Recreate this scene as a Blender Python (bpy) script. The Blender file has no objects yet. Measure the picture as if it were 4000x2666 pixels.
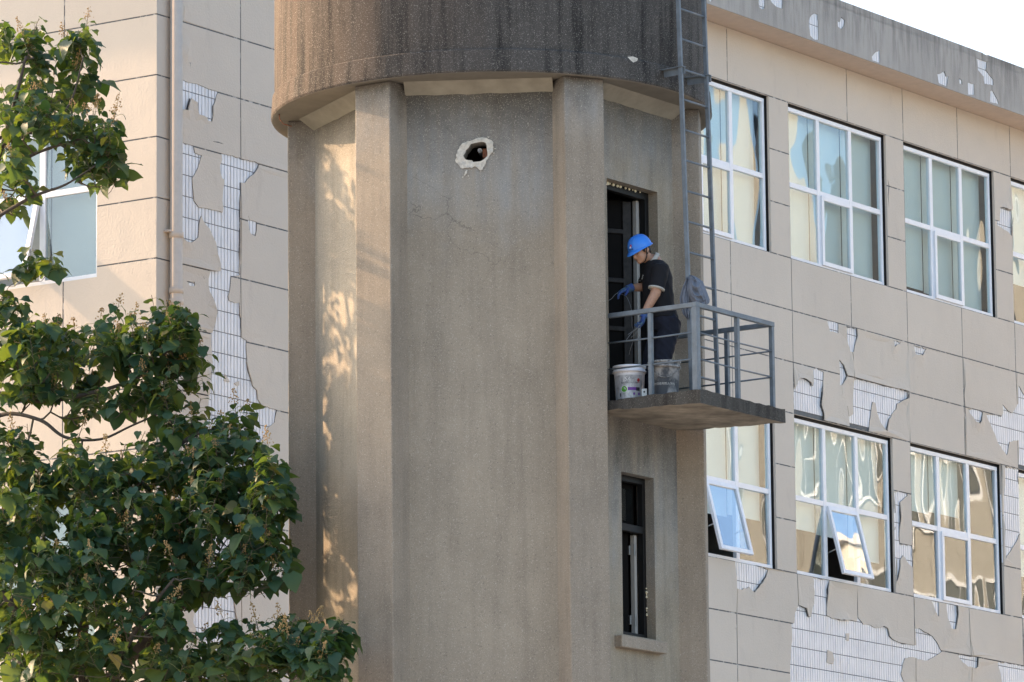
import bpy, bmesh, math, random
import numpy as np
from mathutils import Vector, Matrix, noise as mnoise
from mathutils.geometry import delaunay_2d_cdt
random.seed(7); rng = np.random.default_rng(7)
SC = bpy.context.scene; COL = bpy.data.collections.new('place'); SC.collection.children.link(COL)
LC = bpy.context.view_layer.layer_collection.children['place']
rad = math.radians
# ------------------------------------------------------------------ camera
F_PX, TH, RO, AL = 20925.0, rad(10.066), rad(-0.5806), rad(34.30)   # focal length in photo pixels, pitch, roll, facade yaw
CAM = Vector((0, 0, 1.6))
fwd = Vector((0, math.cos(TH), math.sin(TH))); _up = Vector((0, -math.sin(TH), math.cos(TH))); _r = Vector((1, 0, 0))
RT = _r*math.cos(RO) + _up*math.sin(RO); UP = -_r*math.sin(RO) + _up*math.cos(RO)
cam = bpy.data.objects.new('camera', bpy.data.cameras.new('camera')); COL.objects.link(cam)
cam.matrix_world = Matrix(((RT.x, UP.x, -fwd.x, CAM.x), (RT.y, UP.y, -fwd.y, CAM.y), (RT.z, UP.z, -fwd.z, CAM.z), (0, 0, 0, 1)))
cam.data.sensor_width = 36.0; cam.data.lens = 36.0*F_PX/4000.0; cam.data.clip_end = 3000.0
SC.camera = cam
# ------------------------------------------------------------------ light
SUN_AZ, SUN_EL = 119.0, 25.0            # azimuth from "towards the camera" turning to the left, elevation
sd = Vector((-math.sin(rad(SUN_AZ))*math.cos(rad(SUN_EL)), -math.cos(rad(SUN_AZ))*math.cos(rad(SUN_EL)), math.sin(rad(SUN_EL))))
W = bpy.data.worlds.new('World'); SC.world = W; W.use_nodes = True
nt = W.node_tree; bg = nt.nodes['Background']
sky = nt.nodes.new('ShaderNodeTexSky'); sky.sky_type = 'NISHITA'; sky.sun_disc = False
sky.sun_elevation = rad(SUN_EL); sky.sun_rotation = math.atan2(sd.x, sd.y)
sky.air_density = 1.0; sky.dust_density = 3.2; sky.ozone_density = 0.6; sky.altitude = 50
nt.links.new(sky.outputs[0], bg.inputs[0]); bg.inputs[1].default_value = 0.15
sl = bpy.data.lights.new('sun', 'SUN'); sl.energy = 3.45; sl.angle = rad(0.6); sl.color = (1.0, 0.66, 0.39)
so = bpy.data.objects.new('sun', sl); COL.objects.link(so); so.rotation_euler = sd.to_track_quat('Z', 'Y').to_euler()
so.location = (-30, 60, 60)
vs = SC.view_settings; vs.view_transform = 'Standard'; vs.look = 'None'; vs.gamma = 1.0; vs.exposure = 1.66
vs.use_curve_mapping = False
SC.render.resolution_x = 1024; SC.render.resolution_y = 682

# ------------------------------------------------------------------ pixel -> place
def ray(x, y): return RT*((x-2000)/F_PX) - UP*((y-1333)/F_PX) + fwd
def atY(x, y, Y):
    d = ray(x, y); return CAM + d*(Y/d.y)
def onplane(x, y, P, N):
    d = ray(x, y); return CAM + d*((P-CAM).dot(N)/d.dot(N))

# ------------------------------------------------------------------ mesh helpers
def tag(o, label=None, cat=None, group=None, kind=None):
    if label: o['label'] = label
    if cat: o['category'] = cat
    if group: o['group'] = group
    if kind: o['kind'] = kind
    return o
def link(name, data, mat=None, parent=None):
    o = bpy.data.objects.new(name, data); COL.objects.link(o)
    if mat is not None and hasattr(data, 'materials') and len(data.materials) == 0: data.materials.append(mat)
    if parent is not None: o.parent = parent
    return o
def empty(name, loc=(0, 0, 0)):
    o = bpy.data.objects.new(name, None); COL.objects.link(o); o.location = loc; o.empty_display_size = .2
    return o
class MB:
    """collects faces; build() makes one mesh object (vertices are given in world space)"""
    def __init__(s): s.v = []; s.f = []; s.sm = []
    def add(s, vs, fs, smooth=False):
        b = len(s.v); s.v += [tuple(v) for v in vs]; s.f += [tuple(b+i for i in f) for f in fs]; s.sm += [smooth]*len(fs)
    def box(s, c, a, b, d):        # centre, three half-axis vectors
        c, a, b, d = Vector(c), Vector(a), Vector(b), Vector(d)
        vs = [c+a*i+b*j+d*k for i in (-1, 1) for j in (-1, 1) for k in (-1, 1)]
        fs = [(0, 1, 3, 2), (4, 6, 7, 5), (0, 4, 5, 1), (2, 3, 7, 6), (0, 2, 6, 4), (1, 5, 7, 3)]
        if a.cross(b).dot(d) < 0: fs = [f[::-1] for f in fs]
        s.add(vs, fs)
    def quad(s, *p): s.add(p, [tuple(range(len(p)))])
    def tube(s, pts, r, n=8, cap=True, smooth=True):
        pts = [Vector(p) for p in pts]; rs = r if isinstance(r, (list, tuple)) else [r]*len(pts)
        vs = []; prev = None
        for i, p in enumerate(pts):
            t = (pts[min(i+1, len(pts)-1)]-pts[max(i-1, 0)])
            t = t.normalized() if t.length > 1e-9 else Vector((0, 0, 1))
            if prev is None:
                a = Vector((0, 0, 1)) if abs(t.z) < .9 else Vector((1, 0, 0))
                u = t.cross(a).normalized()
            else:
                u = (prev-t*prev.dot(t)); u = u.normalized() if u.length > 1e-6 else t.orthogonal().normalized()
            prev = u; w = t.cross(u)
            vs += [p+(u*math.cos(k*2*math.pi/n)+w*math.sin(k*2*math.pi/n))*rs[i] for k in range(n)]
        m = len(pts)
        fs = [(i*n+k, i*n+(k+1) % n, (i+1)*n+(k+1) % n, (i+1)*n+k) for i in range(m-1) for k in range(n)]
        if cap: fs += [tuple(range(n))[::-1], tuple((m-1)*n+k for k in range(n))]
        s.add(vs, fs, smooth)
    def lathe(s, c, prof, n=32, smooth=True, close=False):   # prof: (r, z) list about a vertical axis
        c = Vector(c); vs = []
        for r, z in prof: vs += [c+Vector((r*math.cos(k*2*math.pi/n), r*math.sin(k*2*math.pi/n), z)) for k in range(n)]
        m = len(prof)
        s.add(vs, [(i*n+k, i*n+(k+1) % n, (i+1)*n+(k+1) % n, (i+1)*n+k) for i in range(m-1) for k in range(n)], smooth)
    def ell(s, c, ax, n=16, m=10):     # ellipsoid, three axis vectors
        c = Vector(c); a, b, d = [Vector(q) for q in ax]; vs = [c-d]
        for i in range(1, m):
            t = math.pi*i/m-math.pi/2
            vs += [c+d*math.sin(t)+(a*math.cos(2*math.pi*k/n)+b*math.sin(2*math.pi*k/n))*math.cos(t) for k in range(n)]
        vs.append(c+d); L = len(vs)-1
        fs = [(0, 1+(k+1) % n, 1+k) for k in range(n)]
        for i in range(m-2):
            fs += [(1+i*n+k, 1+i*n+(k+1) % n, 1+(i+1)*n+(k+1) % n, 1+(i+1)*n+k) for k in range(n)]
        fs += [(1+(m-2)*n+k, 1+(m-2)*n+(k+1) % n, L) for k in range(n)]
        s.add(vs, fs, True)
    def loft(s, secs, n=20):    # secs: (centre, axis u, axis v) ellipses joined into one closed tube
        vs = []
        for c, u, v in secs:
            c, u, v = Vector(c), Vector(u), Vector(v)
            vs += [c+u*math.cos(2*math.pi*k/n)+v*math.sin(2*math.pi*k/n) for k in range(n)]
        m = len(secs)
        fs = [(i*n+k, i*n+(k+1) % n, (i+1)*n+(k+1) % n, (i+1)*n+k) for i in range(m-1) for k in range(n)]
        fs += [tuple(range(n))[::-1], tuple((m-1)*n+k for k in range(n))]
        s.add(vs, fs, True)
    def mesh(s, name, origin=(0, 0, 0)):
        me = bpy.data.meshes.new(name); o = Vector(origin)
        me.from_pydata([tuple(Vector(v)-o) for v in s.v], [], s.f); me.update()
        me.polygons.foreach_set('use_smooth', s.sm)
        return me
    def build(s, name, mat, parent=None, origin=None, bevel=0, fix=False):
        org = Vector(origin) if origin is not None else Vector((0, 0, 0))
        if parent is not None and origin is None: org = world(parent)
        me = s.mesh(name, org)
        if fix:
            bm = bmesh.new(); bm.from_mesh(me); bmesh.ops.recalc_face_normals(bm, faces=bm.faces); bm.to_mesh(me); bm.free()
        o = link(name, me, mat, parent)
        o.location = org - (world(parent) if parent is not None else Vector((0, 0, 0)))
        if bevel:
            b = o.modifiers.new('bevel', 'BEVEL'); b.width = bevel; b.segments = 2; b.limit_method = 'ANGLE'
        return o
def world(o):
    p = Vector((0, 0, 0))
    while o is not None: p = p+Vector(o.location); o = o.parent
    return p
def evaluated_mesh(t):
    """mesh of one object after its modifiers; the rest of the place is set aside while it is computed"""
    LC.exclude = True; SC.collection.objects.link(t); dg = bpy.context.evaluated_depsgraph_get(); dg.update()
    me = bpy.data.meshes.new_from_object(t.evaluated_get(dg)); SC.collection.objects.unlink(t); return me
def remesh(mb, name, mat, parent, voxel, smooth=6, origin=None):
    """union of everything in mb as ONE continuous smooth surface"""
    org = Vector(origin) if origin is not None else (world(parent) if parent is not None else Vector((0, 0, 0)))
    me = mb.mesh(name+'_raw', org)
    bm = bmesh.new(); bm.from_mesh(me); bmesh.ops.recalc_face_normals(bm, faces=bm.faces); bm.to_mesh(me); bm.free()
    t = bpy.data.objects.new('tmp', me)
    r = t.modifiers.new('r', 'REMESH'); r.mode = 'VOXEL'; r.voxel_size = voxel; r.use_smooth_shade = True
    if smooth:
        q = t.modifiers.new('s', 'SMOOTH'); q.factor = .5; q.iterations = smooth
    out = evaluated_mesh(t); out.name = name
    bpy.data.objects.remove(t); bpy.data.meshes.remove(me)
    out.materials.clear(); o = link(name, out, mat, parent)
    o.location = org - (world(parent) if parent is not None else Vector((0, 0, 0)))
    for p in out.polygons: p.use_smooth = True
    return o
def inside(p, poly):
    x, y = p; c = False; j = len(poly)-1
    for i in range(len(poly)):
        xi, yi = poly[i]; xj, yj = poly[j]
        if (yi > y) != (yj > y) and x < (xj-xi)*(y-yi)/(yj-yi)+xi: c = not c
        j = i
    return c
def rough_poly(poly, amp=.012, step=.05, seed=0):
    """subdivide an outline and make it ragged"""
    r = random.Random(seed); out = []
    for i in range(len(poly)):
        a = Vector(poly[i]); b = Vector(poly[(i+1) % len(poly)]); L = (b-a).length; n = max(1, int(L/step))
        nn = Vector((-(b-a).y, (b-a).x)); nn = nn/L if L > 1e-6 else nn
        for k in range(n):
            q = a+(b-a)*(k/n)
            if k: q = q+nn*r.uniform(-amp, amp)
            out.append((q.x, q.y))
    return out
def cdt_sheet(outer, holes, grid=None):
    """triangles of a polygon minus holes; returns verts2d, tris, rim edges"""
    vs = []; faces = []
    for poly in [outer]+holes:
        if sum(poly[i-1][0]*poly[i][1]-poly[i][0]*poly[i-1][1] for i in range(len(poly))) < 0: poly = poly[::-1]
        b = len(vs); vs += [Vector(p) for p in poly]; faces.append(list(range(b, b+len(poly))))
    if grid:
        x0 = min(p[0] for p in outer); x1 = max(p[0] for p in outer); y0 = min(p[1] for p in outer); y1 = max(p[1] for p in outer)
        nx = max(1, int((x1-x0)/grid)); ny = max(1, int((y1-y0)/grid))
        for i in range(1, nx):
            for j in range(1, ny):
                p = (x0+(x1-x0)*(i+.3*random.uniform(-1, 1))/nx, y0+(y1-y0)*(j+.3*random.uniform(-1, 1))/ny)
                vs.append(Vector(p))
    V, E_, Fc, ov, oe, of = delaunay_2d_cdt(vs, [], faces, 0, 1e-5, True)
    tris = [f for f, o in zip(Fc, of) if 0 in o and len(o) == 1]
    cnt = {}
    for f in tris:
        for a, b in zip(f, list(f[1:])+[f[0]]): cnt[(a, b)] = cnt.get((a, b), 0)+1
    rim = [(a, b) for (a, b) in cnt if (b, a) not in cnt]
    return V, tris, rim
def sheet(name, mat, parent, outer, holes, frame, d0, d1, grid=None, lift=None, smooth=False):
    """solid sheet on a wall: frame = (origin, du, dn); front face at depth d0, back at d1 along dn"""
    V, tris, rim = cdt_sheet(outer, holes, grid)
    if not tris: return None
    par = list(range(len(V)))
    def find(i):
        while par[i] != i: par[i] = par[par[i]]; i = par[i]
        return i
    for f in tris:
        for i in f[1:]: par[find(i)] = find(f[0])
    comps = sorted({find(f[0]) for f in tris})
    if len(comps) > 1 and name in ('wall_panel', 'joint_backing'):
        allt, allr = tris, rim; o_ = None
        for c_ in comps:
            o_ = _solid(name, mat, parent, V, [f for f in allt if find(f[0]) == c_], [e for e in allr if find(e[0]) == c_], outer, frame, d0, d1, lift)
        return o_
    return _solid(name, mat, parent, V, tris, rim, outer, frame, d0, d1, lift)
def _solid(name, mat, parent, V, tris, rim, outer, frame, d0, d1, lift):
    O, du, dn = frame; used = sorted({i for f in tris for i in f}); mp = {k: i for i, k in enumerate(used)}; n = len(used)
    def P(i, d):
        q = V[i]; l = lift(q.x, q.y) if lift else 0
        return Vector((O.x, O.y, 0))+du*q.x+dn*(d+l)+Vector((0, 0, q.y))
    flip = du.cross(Vector((0, 0, 1))).dot(dn) < 0
    vs = [P(i, d0) for i in used]+[P(i, d1) for i in used]
    fs = []
    for f in tris:
        g = [mp[i] for i in f]
        fr = g[::-1] if flip else g
        fs.append(tuple(fr)); fs.append(tuple(n+i for i in fr[::-1]))
    for a, b in rim:
        a, b = mp[a], mp[b]; q = (a, n+a, n+b, b)
        fs.append(q[::-1] if flip else q)
    m = MB(); m.add(vs, fs)
    cx = Vector((O.x, O.y, 0))+du*outer[0][0]+Vector((0, 0, outer[0][1]))
    return m.build(name, mat, parent, origin=cx)

# ------------------------------------------------------------------ materials
def newmat(name):
    m = bpy.data.materials.new(name); m.use_nodes = True
    return m, m.node_tree, m.node_tree.nodes['Principled BSDF']
class N:
    """small node-writing helper"""
    def __init__(s, t): s.t = t; s._pos = None
    def n(s, ty, **kw):
        o = s.t.nodes.new('ShaderNode'+ty)
        for k, v in kw.items():
            if k in ('operation', 'blend_type', 'data_type', 'feature', 'distance', 'attribute_name', 'attribute_type', 'noise_dimensions', 'clamp', 'invert', 'interpolation_type', 'wave_type', 'bands_direction'): setattr(o, k, v)
            else:
                i = o.inputs[k.replace('_', ' ')] if not k.startswith('i') or not k[1:].isdigit() else o.inputs[int(k[1:])]
                s.put(i, v)
        return o
    def put(s, i, v):
        if hasattr(v, 'links') or hasattr(v, 'is_output'): s.t.links.new(v, i)
        elif isinstance(v, (tuple, list)) and i.type == 'RGBA' and len(v) == 3: i.default_value = (*v, 1)
        else: i.default_value = v
    def pos(s):
        if s._pos is None: s._pos = s.n('NewGeometry').outputs['Position']
        return s._pos
    def map(s, scale=(1, 1, 1), loc=(0, 0, 0), vec=None):
        return s.n('Mapping', Vector=vec or s.pos(), Scale=scale, Location=loc).outputs[0]
    def noise(s, scale, detail=4, rough=.55, vec=None, dist=0):
        return s.n('TexNoise', Vector=vec or s.pos(), Scale=scale, Detail=detail, Roughness=rough, Distortion=dist).outputs[0]
    def ramp(s, fac, a, b, lo=0., hi=1.):
        return s.n('MapRange', i0=fac, i1=a, i2=b, i3=lo, i4=hi).outputs[0]
    def mix(s, fac, a, b, mode='MIX'):
        o = s.n('Mix', data_type='RGBA', blend_type=mode)
        s.put(o.inputs[0], fac); s.put(o.inputs[6], a); s.put(o.inputs[7], b)
        return o.outputs[2]
    def math(s, op, a, b=0., c=None):
        o = s.n('Math', operation=op); s.put(o.inputs[0], a); s.put(o.inputs[1], b)
        if c is not None: s.put(o.inputs[2], c)
        return o.outputs[0]
    def sep(s): return s.n('SeparateXYZ', i0=s.pos()).outputs
    def bump(s, h, strength=.3, dist=.01):
        return s.n('Bump', Height=h, Strength=strength, Distance=dist).outputs[0]
def plain(name, col, rough=.6, metal=0., var=.08, vscale=8, bump=0, bscale=60, spec=.5):
    m, t, b = newmat(name); k = N(t)
    f = k.noise(vscale, 5, .6)
    c = k.mix(k.ramp(f, .3, .7), tuple(x*(1-var) for x in col), tuple(min(1, x*(1+var)) for x in col))
    k.put(b.inputs['Base Color'], c); b.inputs['Roughness'].default_value = rough; b.inputs['Metallic'].default_value = metal
    b.inputs['Specular IOR Level'].default_value = spec
    if bump: k.put(b.inputs['Normal'], k.bump(k.noise(bscale, 3), bump, .004))
    return m
def concrete(name, base, grey, zones=(), streak=.35, dark=(.045, .042, .038), darkzones=(), speck=1., xgrad=None, cracks=False):
    """washed pebble render: brown base with white and dark grit, mortar wash, stain and painted shade in height zones, run-off streaks"""
    m, t, b = newmat(name); k = N(t); z = k.sep()[2]
    big = k.noise(1.3, 5, .6); col = k.mix(k.ramp(big, .3, .7), tuple(x*.88 for x in base), tuple(x*1.1 for x in base))
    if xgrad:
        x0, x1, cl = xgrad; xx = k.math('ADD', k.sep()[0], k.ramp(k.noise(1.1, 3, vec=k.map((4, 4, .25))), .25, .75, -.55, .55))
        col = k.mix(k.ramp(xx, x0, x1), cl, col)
    st = k.noise(3.0, 4, .55, vec=k.map((3.2, 3.2, .28)))
    for (za, zb, zc, zd_, amt, *gc) in zones:       # zone colour fades in za..zb and out zc..zd
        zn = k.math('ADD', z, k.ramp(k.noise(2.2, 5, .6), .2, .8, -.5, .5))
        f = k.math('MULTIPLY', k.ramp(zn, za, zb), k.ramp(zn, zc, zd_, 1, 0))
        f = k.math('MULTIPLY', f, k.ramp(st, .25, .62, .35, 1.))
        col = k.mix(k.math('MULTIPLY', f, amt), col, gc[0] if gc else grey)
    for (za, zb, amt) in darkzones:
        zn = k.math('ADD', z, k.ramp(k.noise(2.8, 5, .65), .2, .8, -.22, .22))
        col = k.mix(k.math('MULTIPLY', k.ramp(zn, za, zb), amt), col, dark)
    blot = k.ramp(k.noise(2.4, 7, .7, vec=k.map((1, 1, .7), (1, 7, 2))), .50, .72)
    col = k.mix(k.math('MULTIPLY', blot, min(.5, streak*.9)), col, dark)
    fs = k.ramp(k.noise(4.0, 6, .6, vec=k.map((2.2, 2.2, .16), (3, 1, 0))), .46, .70)
    col = k.mix(k.math('MULTIPLY', fs, streak), col, dark)
    g1 = k.ramp(k.noise(95, 2, .6), .60, .72); g2 = k.ramp(k.noise(70, 2, .6, vec=k.map((1, 1, 1), (5, 5, 5))), .60, .73)
    col = k.mix(k.math('MULTIPLY', g2, .45*speck), col, (.03, .028, .025))
    col = k.mix(k.math('MULTIPLY', g1, .55*speck), col, (.62, .58, .5))
    vo = k.n('TexVoronoi', Vector=k.pos(), Scale=58.).outputs['Distance']
    col = k.mix(k.math('MULTIPLY', k.ramp(vo, .12, .20, 1, 0), .42*speck), col, (.7, .66, .58))
    if cracks:
        dv = k.n('VectorMath', operation='ADD'); k.put(dv.inputs[0], k.pos()); nz = k.n('TexNoise', Vector=k.pos(), Scale=3.5, Detail=4.).outputs['Color']
        sc_ = k.n('VectorMath', operation='SCALE'); k.put(sc_.inputs[0], nz); sc_.inputs['Scale'].default_value = .35; k.t.links.new(sc_.outputs[0], dv.inputs[1])
        ve = k.n('TexVoronoi', feature='DISTANCE_TO_EDGE', Vector=dv.outputs[0], Scale=2.6).outputs['Distance']
        ck = k.math('MULTIPLY', k.ramp(ve, .004, .012, 1, 0), k.ramp(k.noise(1.7, 2, vec=k.map((1, 1, 1), (8, 2, 1))), .54, .62))
        ck = k.math('MULTIPLY', ck, k.ramp(z, 10.9, 11.6))
        col = k.mix(k.math('MULTIPLY', ck, .38), col, (.05, .047, .042))
    k.put(b.inputs['Base Color'], col); b.inputs['Roughness'].default_value = .93; b.inputs['Specular IOR Level'].default_value = .25
    h = k.math('ADD', k.noise(75, 3, .7), k.math('MULTIPLY', k.noise(9, 4), .8))
    k.put(b.inputs['Normal'], k.bump(h, .55, .012))
    return m
BROWN = (.315, .266, .206); GREY = (.285, .29, .28)
M = {}
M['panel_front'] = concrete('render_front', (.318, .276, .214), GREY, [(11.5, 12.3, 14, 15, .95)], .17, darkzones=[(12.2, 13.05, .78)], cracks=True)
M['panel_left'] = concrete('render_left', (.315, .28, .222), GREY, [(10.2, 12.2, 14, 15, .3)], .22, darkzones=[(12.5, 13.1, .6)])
M['panel_right'] = concrete('render_right', (.315, .268, .198), GREY, [(12.0, 12.8, 14, 15, .85), (8.0, 9.0, 10.2, 10.5, .8), (8.7, 9.6, 10.2, 10.5, .8, (.10, .097, .088))], .24, darkzones=[(12.3, 13.05, .65)])  # last zone paints in shade and dark stains under the balcony slab
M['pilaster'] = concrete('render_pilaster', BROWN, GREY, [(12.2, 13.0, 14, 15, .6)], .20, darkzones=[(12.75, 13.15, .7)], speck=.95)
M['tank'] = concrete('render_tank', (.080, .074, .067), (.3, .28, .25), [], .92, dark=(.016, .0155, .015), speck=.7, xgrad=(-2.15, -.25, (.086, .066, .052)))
M['soffit'] = plain('lime_soffit', (.235, .215, .175), .95, var=.14, vscale=4, bump=.3)
M['haunch'] = plain('lime_haunch', (.285, .27, .22), .95, var=.16, vscale=5, bump=.35)
M['slab'] = concrete('slab_concrete', (.070, .066, .058), GREY, [], .95, dark=(.025,.022,.02), speck=.4)
M['slab_under'] = plain('slab_underside', (.225, .20, .158), .95, var=.55, vscale=3.5, bump=.4)
M['plaster'] = plain('fresh_plaster', (.54, .515, .45), .95, var=.25, vscale=30, bump=.8, bscale=50)
M['black'] = plain('black_interior', (.014, .013, .012), .9)
M['blackframe'] = plain('black_painted_frame', (.006, .006, .006), .55, spec=.3)
M['doorleaf'] = plain('dark_door_leaf', (.005, .0045, .004), .8, var=.2, spec=.1)
M['greystrip'] = plain('grey_door_edge', (.34, .33, .30), .7, var=.1)
M['rust'] = plain('rusty_brick', (.22, .09, .05), .9, var=.5, vscale=40)
M['foam'] = plain('pale_foam', (.75, .68, .48), .8, var=.1, bump=.5)
M['steel'] = plain('blue_grey_paint', (.128, .155, .178), .5, var=.25, vscale=9, bump=.2, bscale=45)
M['chrome'] = plain('metal_plate', (.45, .45, .44), .4, .9)
def stucco():
    m, t, b = newmat('beige_wall_render'); k = N(t)
    base = (.61, .542, .455)
    c = k.mix(k.ramp(k.noise(.7, 5, .6), .3, .7), tuple(x*.95 for x in base), tuple(x*1.04 for x in base))
    oi = k.n('ObjectInfo').outputs['Random']; c = k.mix(k.ramp(oi, 0, 1, 0, .10), c, (.44, .385, .335))
    stain = k.ramp(k.noise(2.6, 6, .62, vec=k.map((1.6, 1.6, .5))), .60, .80)
    c = k.mix(k.math('MULTIPLY', stain, .30), c, (.36, .31, .27))
    spot = k.ramp(k.noise(7, 3), .72, .8)
    c = k.mix(k.math('MULTIPLY', spot, .25), c, (.33, .25, .20))
    grit = k.noise(120, 2)
    c = k.mix(k.ramp(grit, .3, .7, 0, .16), c, (.42, .36, .31))
    k.put(b.inputs['Base Color'], c); b.inputs['Roughness'].default_value = .88; b.inputs['Specular IOR Level'].default_value = .3
    h = k.math('ADD', k.math('MULTIPLY', k.noise(42, 3, .6), .7), k.math('MULTIPLY', k.noise(1.6, 3), 1.8))
    k.put(b.inputs['Normal'], k.bump(h, .5, .012)); return m
M['stucco'] = stucco()
def fascia_mat():
    m, t, b = newmat('weathered_fascia'); k = N(t)
    c = k.mix(k.ramp(k.noise(.9, 5), .3, .7), (.335, .318, .29), (.405, .383, .348))
    st = k.ramp(k.noise(6, 6, .65, vec=k.map((1.6, 1.6, .22))), .44, .72)
    hz = k.ramp(k.sep()[2], 18.2, 18.85, .35, 1.)
    c = k.mix(k.math('MULTIPLY', k.math('MULTIPLY', st, hz), .85), c, (.10, .098, .092))
    k.put(b.inputs['Base Color'], c); b.inputs['Roughness'].default_value = .9
    k.put(b.inputs['Normal'], k.bump(k.noise(50, 4, .6), .5, .01)); return m
M['fascia'] = fascia_mat()
M['wallsoffit'] = plain('beige_soffit', (.56, .45, .36), .9, var=.06, bump=.2)
def groove():
    m, t, b = newmat('dark_joint_paint'); k = N(t)
    k.put(b.inputs['Base Color'], k.mix(k.ramp(k.noise(9, 4, .7), .54, .64), (.10, .107, .112), (.46, .44, .41))); b.inputs['Roughness'].default_value = .8; return m
M['groove'] = groove()
M['grout'] = plain('grey_grout', (.13, .135, .135), .9, var=.1)
def tilem():
    m, t, b = newmat('white_glazed_tile'); k = N(t)
    c = k.mix(k.ramp(k.noise(3, 3), .3, .7), (.62, .64, .67), (.73, .74, .76))
    c = k.mix(k.math('MULTIPLY', k.ramp(k.noise(5, 5, .6, vec=k.map((3, 3, .3))), .58, .75), .35), c, (.5, .43, .33))
    k.put(b.inputs['Base Color'], c); b.inputs['Roughness'].default_value = .28; return m
M['tile'] = tilem()
M['frame'] = plain('white_window_frame', (.78, .80, .83), .35, var=.04)
M['gasket'] = plain('black_gasket', (.012, .012, .012), .7)
M['blind'] = plain('pale_roller_blind', (.74, .75, .72), .9, var=.04, vscale=2)
M['blind_grey'] = plain('grey_roller_blind', (.36, .37, .365), .9, var=.03, vscale=2)
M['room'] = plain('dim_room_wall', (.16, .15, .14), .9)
M['pipe'] = plain('beige_painted_pipe', (.58, .49, .40), .7, var=.06, bump=.25, bscale=30)
def glassm(refl=1.75):
    m = bpy.data.materials.new('reflective_window_glass'); m.use_nodes = True; t = m.node_tree; t.nodes.clear(); k = N(t)
    out = k.n('OutputMaterial'); g = k.n('BsdfGlossy', Color=(.86, .92, 1.0), Roughness=.015); tr = k.n('BsdfTransparent', Color=(.90, .95, .94))
    h = k.noise(1.1, 1, .4, vec=k.map((1, 1, .6)), dist=.4)
    k.put(g.inputs['Normal'], k.bump(h, .4, .05))
    mx = k.n('MixShader'); ge = k.n('NewGeometry'); dt = k.n('VectorMath', operation='DOT_PRODUCT'); t.links.new(ge.outputs['Normal'], dt.inputs[0]); t.links.new(ge.outputs['Incoming'], dt.inputs[1])
    sch = k.math('MULTIPLY_ADD', k.math('POWER', k.math('SUBTRACT', 1., k.math('ABSOLUTE', dt.outputs['Value'])), 5.), .96, .04)
    k.put(mx.inputs[0], k.math('MINIMUM', k.math('MULTIPLY', sch, refl), .9))
    t.links.new(tr.outputs[0], mx.inputs[1]); t.links.new(g.outputs[0], mx.inputs[2]); t.links.new(mx.outputs[0], out.inputs[0]); return m
M['glass'] = glassm(); M['glass_boosted'] = glassm(4.6)  # second one for open sashes: same glass, reflection boosted to brighten them

# ------------------------------------------------------------------ ground
m = MB(); m.quad((-700, -300, 0), (700, -300, 0), (700, 1500, 0), (-700, 1500, 0))
gm, t_, b_ = newmat('pale_paving'); k_ = N(t_)
k_.put(b_.inputs['Base Color'], k_.mix(k_.ramp(k_.noise(.6, 6), .3, .7), (.27, .26, .24), (.34, .33, .30))); b_.inputs['Roughness'].default_value = .9
tag(m.build('ground', gm), kind='structure')

# ================================================================== the tiled office building
YC = 59.4
K = atY(611, 769, YC); K = Vector((K.x, K.y, 0))
DU = Vector((math.sin(AL), math.cos(AL), 0)); NR = Vector((math.cos(AL), -math.sin(AL), 0))      # right facade: along, outward
DL = Vector((-math.cos(AL), math.sin(AL), 0)); NL = Vector((-math.sin(AL), -math.cos(AL), 0))    # left face
def fr(x, y, off=0.):
    p = onplane(x, y, K+NR*off, NR); return ((p-K).dot(DU), p.z)
def fl(x, y, off=0.):
    p = onplane(x, y, K+NL*off, NL); return ((p-K).dot(DL), p.z)
FR, FL = (K, DU, NR), (K, DL, NL)
z1 = lambda x, y: (x/1.7426, y/1.7426)
z2 = lambda x, y: (x/1.7426, 900+y/1.7426)
z7 = lambda x, y: (2650+x/1.568, y/1.568)
z8 = lambda x, y: (2650+x/1.568, 1000+y/1.568)
y1 = lambda x, y: (2650+x/1.743, 1866+y/1.743)
a5 = lambda x, y: (650+x/2.4125, 250+y/2.4125)
a6 = lambda x, y: (650+x/2.09, 1000+y/2.09)
r3 = lambda x, y: (x/1.681, 1766+y/1.681)
def tr(conv, pts, f=fr, off=0.): return [f(*conv(*p), off) for p in pts]
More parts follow.
